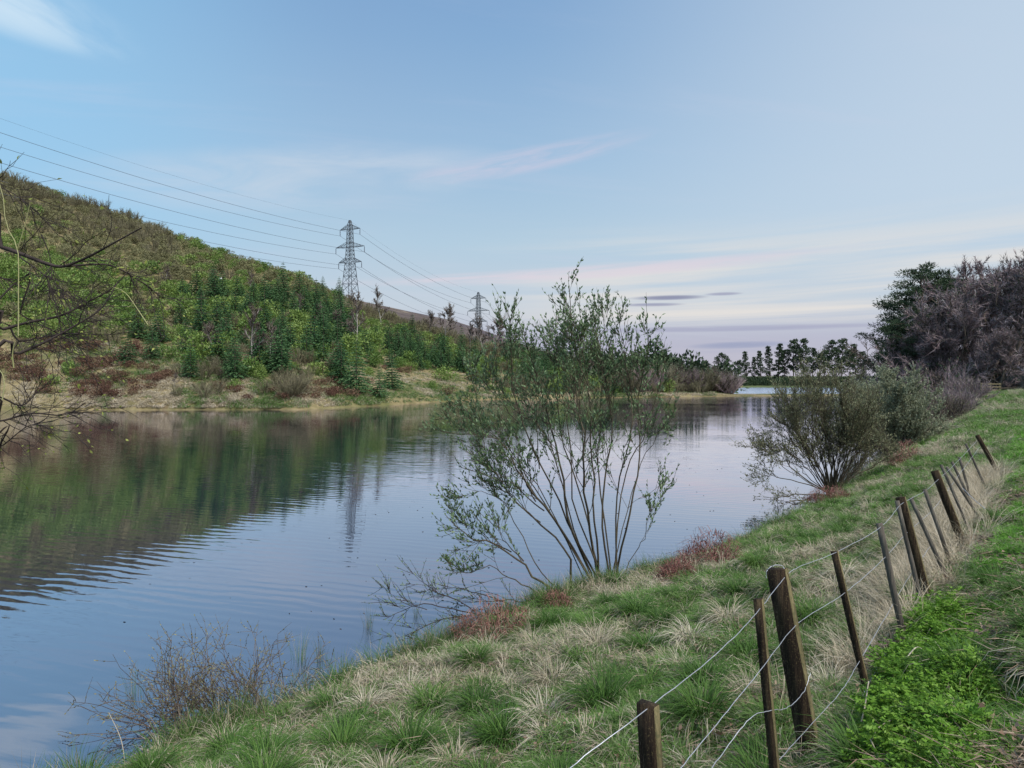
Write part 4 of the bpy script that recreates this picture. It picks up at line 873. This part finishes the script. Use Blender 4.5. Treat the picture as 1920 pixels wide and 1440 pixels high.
# ------------------------------------------------------------------ the wire fence along the bank
fe = tag(empty('wire_fence', (1.8, 4.0, 1.8)), 'leaning wire fence with dark wooden posts along the grassy bank', 'fence'); fo = np.array([1.8, 4.0, 1.8])
def beam(a, b_, wx, wy, mats, chamfer=.0):
    """a sawn post from base a to top b, faces turned along and across the fence"""
    a = np.asarray(a); b_ = np.asarray(b_); up = unit(b_ - a); ax = unit(np.array([DS[0], DS[1], 0]) - up * np.dot([DS[0], DS[1], 0], up)); ay = np.cross(up, ax)
    mb = MB(); sec = [(-1, -1), (1, -1), (1, 1), (-1, 1)]; m_ = 7; L = np.linalg.norm(b_ - a); rows = []
    for q in range(m_):
        c = a + (b_ - a) * q / (m_ - 1) + ax * random.uniform(-.002, .002) + ay * random.uniform(-.002, .002)
        for sx, sy in sec:
            tz = up * (random.uniform(-.006, .006) if q == m_ - 1 else 0) ; rows.append(c + ax * sx * wx * random.uniform(.96, 1.03) + ay * sy * wy * random.uniform(.96, 1.03) + tz)
    fs, ms = [], []
    for q in range(m_ - 1):
        for i in range(4): fs.append([q * 4 + i, q * 4 + (i + 1) % 4, q * 4 + 4 + (i + 1) % 4, q * 4 + 4 + i]); ms.append(1 if i == 0 else 0)  # first face is the path side, painted lighter as if lit
    fs.append([(m_ - 1) * 4 + i for i in range(4)]); ms.append(0)
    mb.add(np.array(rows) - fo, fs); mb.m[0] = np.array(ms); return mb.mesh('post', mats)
LEAN = np.array([-.22, .17, 0])
tops = {}
def post(nm, px, py, dist, L, wx, wy, lean=1.0, mats=None):
    t = P(px, py, dist); ax = t - LEAN * lean - np.array([0, 0, L]); obj(nm, beam(ax, t, wx, wy, mats or [W_post, W_lit_side]), fe); tops[(px, py)] = (t, unit(ax - t)); return t
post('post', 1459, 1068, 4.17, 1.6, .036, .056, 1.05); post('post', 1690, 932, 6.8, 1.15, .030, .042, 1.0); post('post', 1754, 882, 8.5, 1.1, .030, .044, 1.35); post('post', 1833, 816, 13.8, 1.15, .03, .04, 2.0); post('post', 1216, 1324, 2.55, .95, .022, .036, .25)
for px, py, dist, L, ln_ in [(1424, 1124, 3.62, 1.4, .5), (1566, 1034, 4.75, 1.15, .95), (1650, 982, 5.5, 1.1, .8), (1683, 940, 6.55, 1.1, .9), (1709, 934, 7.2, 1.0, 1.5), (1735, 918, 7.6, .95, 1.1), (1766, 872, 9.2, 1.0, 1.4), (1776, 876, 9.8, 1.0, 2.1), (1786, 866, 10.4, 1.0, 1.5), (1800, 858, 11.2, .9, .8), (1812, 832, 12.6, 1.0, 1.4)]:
    post('stake', px, py, dist, L, .019 if px < 1500 else (.016 if px < 1660 else .0125), .022 if px < 1660 else .018, ln_, [W_post, W_lit_side] if px < 1600 else [W_stake, W_stake])
def wire(pts, r_=.0021, sagpx=0, mat=M_wire):
    l = smooth([P(*q) for q in pts], 8 * len(pts)); l = l + rng.normal(size=l.shape) * .0012
    mb = MB(); mb.tube(l - fo, r_, 5); obj('wire', mb.mesh('wire', mat, True), fe)
wire([(985, 1515, 2.12), (1075, 1440, 2.3), (1212, 1335, 2.52), (1352, 1222, 3.1), (1428, 1142, 3.6), (1472, 1085, 4.1), (1500, 1064, 4.3), (1566, 1038, 4.7), (1652, 990, 5.45), (1694, 944, 6.7), (1735, 922, 7.6), (1762, 898, 8.5), (1790, 872, 10.2), (1833, 826, 13.7)], .0020)
wire([(1438, 1085, 4.1), (1440, 1070, 4.1), (1452, 1062, 4.12), (1468, 1062, 4.15), (1476, 1078, 4.12)], .0024)
wire([(1200, 1540, 2.6), (1282, 1440, 2.85), (1360, 1345, 3.15), (1440, 1243, 3.55), (1502, 1168, 4.15), (1588, 1112, 4.7), (1662, 1046, 5.45), (1702, 1000, 6.7), (1745, 962, 7.6), (1768, 935, 8.5), (1800, 890, 10.4), (1838, 838, 13.7)], .0020)
wire([(1300, 1500, 2.9), (1352, 1425, 3.2), (1410, 1350, 3.4), (1448, 1336, 3.55), (1480, 1330, 3.8), (1510, 1300, 4.0), (1522, 1265, 4.1)], .0021)
wire([(1455, 1440, 3.6), (1535, 1350, 4.05), (1580, 1300, 4.3), (1616, 1240, 4.65), (1668, 1150, 5.4), (1706, 1085, 6.6), (1750, 1020, 7.6)], .0021)
wire([(1535, 1440, 3.9), (1600, 1350, 4.3), (1640, 1270, 4.7), (1690, 1190, 5.6)], .0018)
wire([(1478, 1075, 4.1), (1500, 1140, 4.05), (1512, 1210, 4.0), (1530, 1290, 3.95)], .0014, mat=B_dark)
wire([(1806, 915, 8.2), (1826, 935, 7.8), (1850, 955, 7.4)], .003)

# ------------------------------------------------------------------ grass
def tuft(mats, m, rad, ln, droop, wd, spread=1.0, tint=(.2, .9), seg=3, mix=None, lie=None):
    mb = MB(); a = rng.random(m) * 6.283; r_ = rad * rng.random(m) ** .6
    bs = np.stack([np.cos(a) * r_, np.sin(a) * r_, np.full(m, -.015)], 1); out = np.stack([np.cos(a), np.sin(a), np.zeros(m)], 1) + rng.normal(size=(m, 3)) * np.array([.5, .5, 0]) * spread
    if lie is not None: out = out * .5 + np.array([lie[0], lie[1], 0])
    out[:, 2] = 0
    L = ln * (.55 + .6 * rng.random(m)); dr = droop * (.5 + .9 * rng.random(m)); tn = tint[0] + (tint[1] - tint[0]) * rng.random(m)
    sel = rng.random(m) < (mix or 0)
    for fl, mi in ((~sel, 0), (sel, 1)):
        if fl.any(): mb.blades(bs[fl], out[fl], L[fl] * (1.1 if mi else 1), dr[fl] * (1.35 if mi else 1), wd * (.8 + .4 * rng.random(fl.sum())), tn[fl], mi, seg)
    return mb.mesh('tuft', mats)
def tussock(green, size):
    mb = MB()
    def ring(m, r0, r1, ln, dr, tn, mi, sp, wd):
        a = rng.random(m) * 6.283; r_ = r0 + (r1 - r0) * rng.random(m) ** .6
        bs = np.stack([np.cos(a) * r_, np.sin(a) * r_, .04 * (1 - r_ / .2)], 1); out = np.stack([np.cos(a), np.sin(a), a * 0], 1) + np.concatenate([rng.normal(size=(m, 2)) * sp, np.zeros((m, 1))], 1); out[:, 2] = 0
        mb.blades(bs, out, ln * (.55 + .6 * rng.random(m)), dr * (.6 + .7 * rng.random(m)), wd * (.75 + .5 * rng.random(m)), tn[0] + (tn[1] - tn[0]) * rng.random(m), mi, 4)
    if green:
        ring(330, 0, .10, .34 * size, 1.25, (0, .8), 0, .5, .0062); ring(150, .05, .13, .40 * size, 2.0, (.35, 1), 0, .35, .0055); ring(120, .06, .16, .42 * size, 2.9, (.35, 1), 1, .3, .0058)
    else:
        ring(240, .0, .15, .46 * size, 2.9, (.2, 1), 1, .45, .0058); ring(120, .05, .14, .34 * size, 2.2, (.1, .8), 0, .4, .0055); ring(90, 0, .10, .40 * size, 1.6, (.5, 1), 1, .5, .005)
    return mb.mesh('tussock', [G_rush, G_straw])
TUSS = [tussock(True, z_) for z_ in (.9, 1.05, 1.15, 1.0)] + [tussock(False, z_) for z_ in (.9, 1.0, 1.1)]
MED_G = [tuft([G_grass, G_straw], 60, .08, .14, 1.6, .005, mix=.15) for _ in range(4)]
MED_S = [tuft([G_straw, G_grass], 60, .10, .20, 2.5, .005, mix=.2, lie=(random.uniform(-1, 1), random.uniform(-1, 1))) for _ in range(5)]
LAWN = [tuft([G_lawn, G_straw], 60, .08, .085, 1.5, .0048, mix=.07) for _ in range(4)]
TALL = [tuft([G_pale, G_straw], 46, .07, random.uniform(.42, .6), 1.1, .0038, .5, mix=.3, seg=4) for _ in range(4)]
def litter_mesh():
    mb = MB(); m = 26; ps = np.stack([rng.normal(size=m) * .09, rng.normal(size=m) * .09, rng.random(m) * .02], 1); dv = rng.normal(size=(m, 3)); dv[:, 2] *= .25
    mb.leaves(ps, dv, .035 * (.5 + rng.random(m)), .02); a = ps[:12] * 1.4; dv2 = unit(rng.normal(size=(12, 3)) * [1, 1, .12]); mb.slivers(a, a + dv2 * .14, .004, .8); return mb.mesh('litter', G_litter)
LIT = [litter_mesh() for _ in range(4)]
def nettle_mesh():
    mb = MB()
    for s_ in range(7):
        bx = rng.normal(size=2) * .08; h_ = random.uniform(.09, .19); l = curve((bx[0], bx[1], 0), (random.uniform(-.4, .4), random.uniform(-.4, .4), 1), h_, 5, 0, .1); mb.tube(l, .002, 3, .2)
        for t in np.linspace(.35, 1, 4):
            p0, dd = at(l, min(t, .99)); a = random.random() * 6.28
            for q in range(3):
                an = a + q * 2.1; dv = unit(np.array([math.cos(an), math.sin(an), .25 + .25 * rng.normal()])); L = random.uniform(.05, .085) * (1.2 - .4 * t); sd = unit(np.cross(dv, [0, 0, 1]))
                f = np.array([.35, .35, .6, .6, .82, .82, .9]); sg = np.array([1, -1, 1, -1, 1, -1, 0]); tn = np.clip(.2 + .5 * t + rng.normal() * .15, 0, 1)
                mb.leaves(p0 + dv * (f * L)[:, None], dv * .55 + sd * sg[:, None] * .75 + np.array([0, 0, -.15]), L * np.array([.5, .5, .45, .45, .3, .3, .35]), L * .20, np.full(7, tn))
    return mb.mesh('nettle', G_nettle)
NET = [nettle_mesh() for _ in range(5)]

def sample(m, dmin, dmax, power):
    """points on the bank inside the view (with a margin), thinning with distance"""
    t = rng.random(m); p_ = 1 - power
    dist = (dmin ** p_ + t * (dmax ** p_ - dmin ** p_)) ** (1 / p_); uu = rng.uniform(-.88, 1.12, m)
    x = uu * dist; y = dist; s, q = sn(x, y); ok = (q < shore_n(s) - .02) & (q > -25)
    x, y, s, q = x[ok], y[ok], s[ok], q[ok]; return x, y, bank_z(x, y), s, q, dist[ok]
def place(name, protos, sel, base_s, jit, label, cat, tilt=.15, grow=.0, cap=4):
    x, y, z, d_ = sel; m = len(x); rot = np.stack([rng.normal(size=m) * tilt, rng.normal(size=m) * tilt, rng.random(m) * 6.283], 1)
    s_ = base_s * (1 + jit * (rng.random(m) * 2 - 1)) * np.minimum(1 + np.maximum(0, d_ - 5) * grow, cap)
    scatter(name, protos, np.stack([x, y, z], 1), rot, s_, rng.integers(0, len(protos), m), label, cat); print('GRASS', name, m)
x, y, z, s, q, d_ = sample(172000, 1.6, 75, 1.25)
green = fbm(x * .55, y * .55, 301); fine = fbm(x * 2.2, y * 2.2, 305); right = 1 - sstep(q, .55, 1.15)
gfar = sstep(s, 8, 22)
is_lawn = (rng.random(len(x)) < np.where(right > .5, .90, .10 + .25 * gfar * (green > .47))); rest = ~is_lawn
p_str = np.clip(.31 - (green - .5) * 4.6 - .26 * gfar, .04, .8); is_str = rest & (rng.random(len(x)) < np.where(right > .5, .05, p_str))
is_g = rest & ~is_str & (fine > .33)
def sub(mk): return x[mk], y[mk], z[mk], d_[mk]
place('lawn_grass', LAWN, sub(is_lawn & ((fine > .43) | (right < .5) | (d_ > 12))), 1.0, .4, 'short bright green grass on the path side of the fence', 'grass', grow=.05, cap=3)
place('straw_grass', MED_S, sub(is_str & (fine > .30)), 1.0, .35, 'dry straw coloured grass lying over the bank', 'grass', .25, .045, 3)
place('green_grass', MED_G, sub(is_g), 1.0, .35, 'green grass growing through the dry grass on the bank', 'grass', .15, .045, 3)
x, y, z, s, q, d_ = sample(60000, 1.6, 14, 1.05); fine = fbm(x * 2.2, y * 2.2, 305); mk = (rng.random(len(x)) < np.where(fine < .42 + .07 * (q < .2), .55, .03)) & ((q > -2.5))
place('leaf_litter', LIT, sub(mk), 1.0, .4, 'brown dead leaves and broken straw between the tufts', 'litter', .1)
# tall pale grass along the fence
m = 1700; s_f = 2.2 + 16 * rng.random(m) ** .8; q_f = 1.12 + rng.normal(size=m) * .16; keep = rng.random(m) < np.where(s_f < 5.6, .02, np.where(s_f < 8.5, .4, .85)) * (fbm(s_f * 1.2, q_f, 333) > .33)
s_f, q_f = s_f[keep], q_f[keep]; x, y = xy(s_f, q_f); z = bank_z(x, y); d_ = y
place('fence_grass', TALL, (x, y, z, d_), .85, .35, 'tall pale dead grass standing along the foot of the fence', 'grass', .3, .035, 1.5)
# nettles
m = 3600; s_n = rng.uniform(2.0, 7.4, m); q_n = rng.uniform(-.4, 1.1, m); cen = np.interp(s_n, [2, 3.2, 4.4, 5.5, 7.4], [.36, .40, .48, .60, .74]); wid = np.interp(s_n, [2, 3.6, 4.6, 5.6, 7.4], [.24, .24, .20, .17, .10])
keep = (abs(q_n - cen) < wid * (.5 + 1.1 * fbm(s_n * 2.5, q_n * 2.5, 341))) & (rng.random(m) < sstep(fbm(s_n * 3.2, q_n * 3.2, 347), .36, .6) + .06); s_n, q_n = s_n[keep], q_n[keep]; x, y = xy(s_n, q_n); z = bank_z(x, y)
place('nettles', NET, (x, y, z, y), .9, .35, 'fresh bright green nettles in a patch right of the fence', 'nettles', .2)

# coarse grass on the open slopes and strip of land across the water
m = 26000; U = rng.uniform(-260, 1500, m); ds_ = np.interp(U, SHK[:, 0], SHK[:, 1]); D_ = ds_ + .5 + 42 * rng.random(m) ** 1.4; D_ = np.where(U > 1330, ds_ + .5 + 6 * rng.random(m), D_)
Z_ = ground_far(U, D_); g_ = fbm(U * .02, D_ * .25, 411); keep = (rng.random(m) < .35 + g_) & (Z_ > .02); U, D_, Z_, g_ = U[keep], D_[keep], Z_[keep], g_[keep]; m = len(U)
HG = [tuft([G_pale, G_straw], 34, .22, .42, 2.2, .030, mix=.5) for _ in range(3)] + [tuft([G_straw, G_grass], 34, .22, .40, 2.0, .030, mix=.4) for _ in range(3)] + [tuft([G_grass, G_straw], 34, .24, .34, 1.8, .030, mix=.3) for _ in range(3)]
ix = np.where(g_ > .56, rng.integers(6, 9, m), np.where(g_ > .46, rng.integers(3, 6, m), rng.integers(0, 3, m)))
scatter('far_shore_grass', HG, np.stack([(U - 960) / F * D_, D_, Z_ - .02], 1), np.stack([rng.normal(size=m) * .15, rng.normal(size=m) * .15, rng.random(m) * 6.28], 1), rng.uniform(.8, 1.7, m) * np.where(U > 1340, .25, 1), ix, 'pale coarse grass on the open slope and shore across the water', 'grass')

# tussocks one can tell apart
named = [(1195, 1150, 1.15, 0, 'dark green tussock with drooping straw skirt below the willow'), (1215, 1225, 1.0, 1, 'large green tussock with fanned dead blades'), (1135, 1330, 1.1, 2, 'green tussock left of the nearest post'),
         (900, 1335, 1.0, 3, 'bright green tussock in the lower middle'), (940, 1390, 1.1, 0, 'green tussock at the bottom with long pale blades'), (770, 1420, 1.1, 1, 'tussock at the bottom edge, left of the middle'), (640, 1420, 1.0, 2, 'tussock at the bottom edge near the twiggy bush'),
         (430, 1420, 1.0, 3, 'leftmost tussock at the bottom by the water'), (670, 1365, .9, 0, 'small dark tussock up from the bottom edge'), (1320, 1350, 1.0, 2, 'green tussock behind the wires left of the posts'), (1215, 1300, .9, 3, 'dark tussock above the nearest post'),
         (1040, 1285, 1.0, 5, 'straw coloured tussock above the bare patch'), (1020, 1350, .9, 6, 'flattened straw tussock on the bare patch'), (1090, 1240, .8, 0, 'compact green tussock in mid bank'), (1820, 1275, .9, 1, 'dark rushy tussock right of the nettles'),
         (1660, 1190, 1.0, 5, 'brown straw tussock at the foot of the third stake'), (890, 1240, .8, 2, 'low green tussock near the shore'), (1000, 1215, .9, 4, 'pale tussock below the red bracken'), (1370, 1160, 1., 5, 'pale combed tussock left of the large post'), (1300, 1200, 1., 6, 'flat straw tussock in mid bank under the top wire')]
def bank_hit(px, py):
    d0_ = np.geomspace(1.5, 90, 1500); x_ = (px - 960) / F * d0_; z_ = bank_z(x_, d0_); pz = CAMZ + (HOR - py) / F * d0_
    i = int(np.argmax(pz < z_)); return x_[i], d0_[i], z_[i]
used = []
for px, py, s_, k_, lab in named:
    h_ = bank_hit(px, py + 14); used.append(h_); tag(obj('grass_tussock', TUSS[k_], None, (h_[0], h_[1], h_[2] - .02), random.random() * 6, s_ * 1.15), lab, 'grass tussock')
x, y, z, s, q, d_ = sample(2600, 2.6, 30, 1.1); g_ = fbm(x * .55, y * .55, 301); cnt = 0
for i in np.argsort(d_):
    if cnt >= 270: break
    if q[i] < 1.25 and random.random() < .93: continue
    if any((a_[0] - x[i]) ** 2 + (a_[1] - y[i]) ** 2 < (.36 + .01 * d_[i]) ** 2 for a_ in used): continue
    used.append((x[i], y[i], z[i])); cnt += 1; gr = random.random() < (.62 if q[i] > 1.25 else 1)
    tag(obj('grass_tussock', TUSS[random.randint(0, 3) if gr else random.randint(4, 6)], None, (x[i], y[i], z[i] - .03), random.random() * 6, random.uniform(.7, 1.15)),
        'green tussock of long grass on the bank slope' if gr else 'straw coloured tussock of dead grass on the bank slope', 'grass tussock', 'green tussocks on the bank' if gr else 'straw tussocks on the bank')
# rushes standing at the shore
RUSH = [tuft([G_rush, G_straw], 46, .14, random.uniform(.5, .75), .4, .0045, .6, tint=(0, .45), mix=.3) for _ in range(3)]
for i, (px, py, s_, lab) in enumerate([(690, 1268, .8, 'thin dark rushes at the shore left of the willow branch'), (600, 1320, .8, 'rushes right of the twiggy bush at the shore'), (560, 1330, 1., 'tall rushes on the right side of the twiggy bush'), (780, 1235, .6, 'short rushes under the low willow branch'), (470, 1370, .9, 'reddish rushes inside the twiggy bush'), (250, 1430, .9, 'rushes at the lower left shore')]):
    h_ = bank_hit(px, py); h_ = h_ if h_[2] < 1.2 else P(px, py, 9); tag(obj('rush_clump', RUSH[i % 3], None, (h_[0], h_[1], max(0, h_[2]) - .03), i, s_ * .8), lab, 'rushes')
m = 2600; s_s = np.concatenate([rng.uniform(1.5, 12, 1700), rng.uniform(12, 45, 900)]); q_s = shore_n(s_s) - np.abs(rng.normal(size=m)) * .22; keep = fbm(s_s * 1.3, s_s * 0, 361) > .36; s_s, q_s = s_s[keep], q_s[keep]
x, y = xy(s_s, q_s); place('shore_fringe', [tuft([G_rush, G_straw], 34, .06, h_, .7, .0055, .7, tint=(0, .55), mix=.35) for h_ in (.22, .30, .42)], (x, y, np.maximum(bank_z(x, y), -.02), y), 1.0, .45, 'dark thin rushes and grass fringing the near water\'s edge', 'rushes', .3)
# heaps of dead bracken at the shore
def bracken_mesh(r_, h_):
    mb = MB(); m = 800; a = rng.random(m) * 6.283; q_ = r_ * rng.random(m) ** .5; bs = np.stack([np.cos(a) * q_ * 1.2, np.sin(a) * q_ * .7, h_ * (1 - (q_ / r_) ** 2) * rng.random(m)], 1)
    mb.blades(bs, np.stack([np.cos(a), np.sin(a), a * 0], 1) + rng.normal(size=(m, 3)) * [.6, .6, 0], .30 * (.4 + rng.random(m)), 2.6, .010, rng.random(m)); j = rng.integers(0, m, 300); mb.leaves(bs[j], rdir(300), .06, .025); return mb.mesh('bracken', L_bracken)
BRK = [bracken_mesh(.6, .6), bracken_mesh(.5, .45)]
for i, (px, py, s_, lab) in enumerate([(935, 1185, .85, 'red brown dead bracken heap at the shore below the willow'), (1272, 1078, .8, 'low red bracken heap right of the willow'), (1340, 1052, 1.0, 'larger dark red bracken heap on the shore edge'), (1560, 935, 1.1, 'rusty dead bracken under the fan shaped sallow'), (1700, 862, 1.3, 'rusty bracken at the foot of the silvery sallow'), (1045, 1135, .6, 'rust coloured debris at the willow\'s lowest stem')]):
    h_ = bank_hit(px, py + 8); tag(obj('bracken_heap', BRK[i % 2], None, (h_[0], h_[1], h_[2]), i, s_), lab, 'bracken')
# arching dead stems by the nettles
for pts, r_, lab in [([(1638, 1395, 3.55), (1652, 1368, 3.6), (1690, 1352, 3.65), (1748, 1372, 3.6)], .004, 'arching pale dead stem over the nettles'), ([(1612, 1385, 3.9), (1625, 1330, 3.95), (1632, 1280, 4.0)], .006, 'upright pinkish dead stem left of the nettles'), ([(1636, 1390, 3.5), (1650, 1420, 3.45), (1658, 1455, 3.4)], .004, 'white dead stem leaning down at the bottom of the nettles'), ([(1704, 1235, 4.6), (1722, 1216, 4.7), (1738, 1222, 4.7)], .005, 'pale broken stem above the nettle patch'), ([(230, 1440, 6.6), (222, 1390, 6.7), (200, 1340, 6.8)], .004, 'single pale bent stalk at the lower left shore')]:
    l = smooth([P(*q_) for q_ in pts], 14); b = MB(); b.tube(l - l[0], np.linspace(r_, r_ * .5, 14), 5, .7); tag(obj('dead_stem', b.mesh('dead_stem', G_pale), None, l[0]), lab, 'dead stem')
# specks of floating debris
m = 240; dd_ = rng.uniform(10, 34, m); uu = rng.uniform(-.7, .35, m); xx = uu * dd_; s, q = sn(xx, dd_); ok = q > shore_n(s) + .6
b = MB(); ps = np.stack([xx, dd_, np.full(m, .004)], 1)[ok]; b.leaves(ps, rng.normal(size=(len(ps), 3)) * [1, .3, 0], .05, .02, fold=0.02); tag(obj('floating_debris', b.mesh('floating_debris', B_dark)), 'dark leaf specks floating on the water', 'debris', kind='stuff')
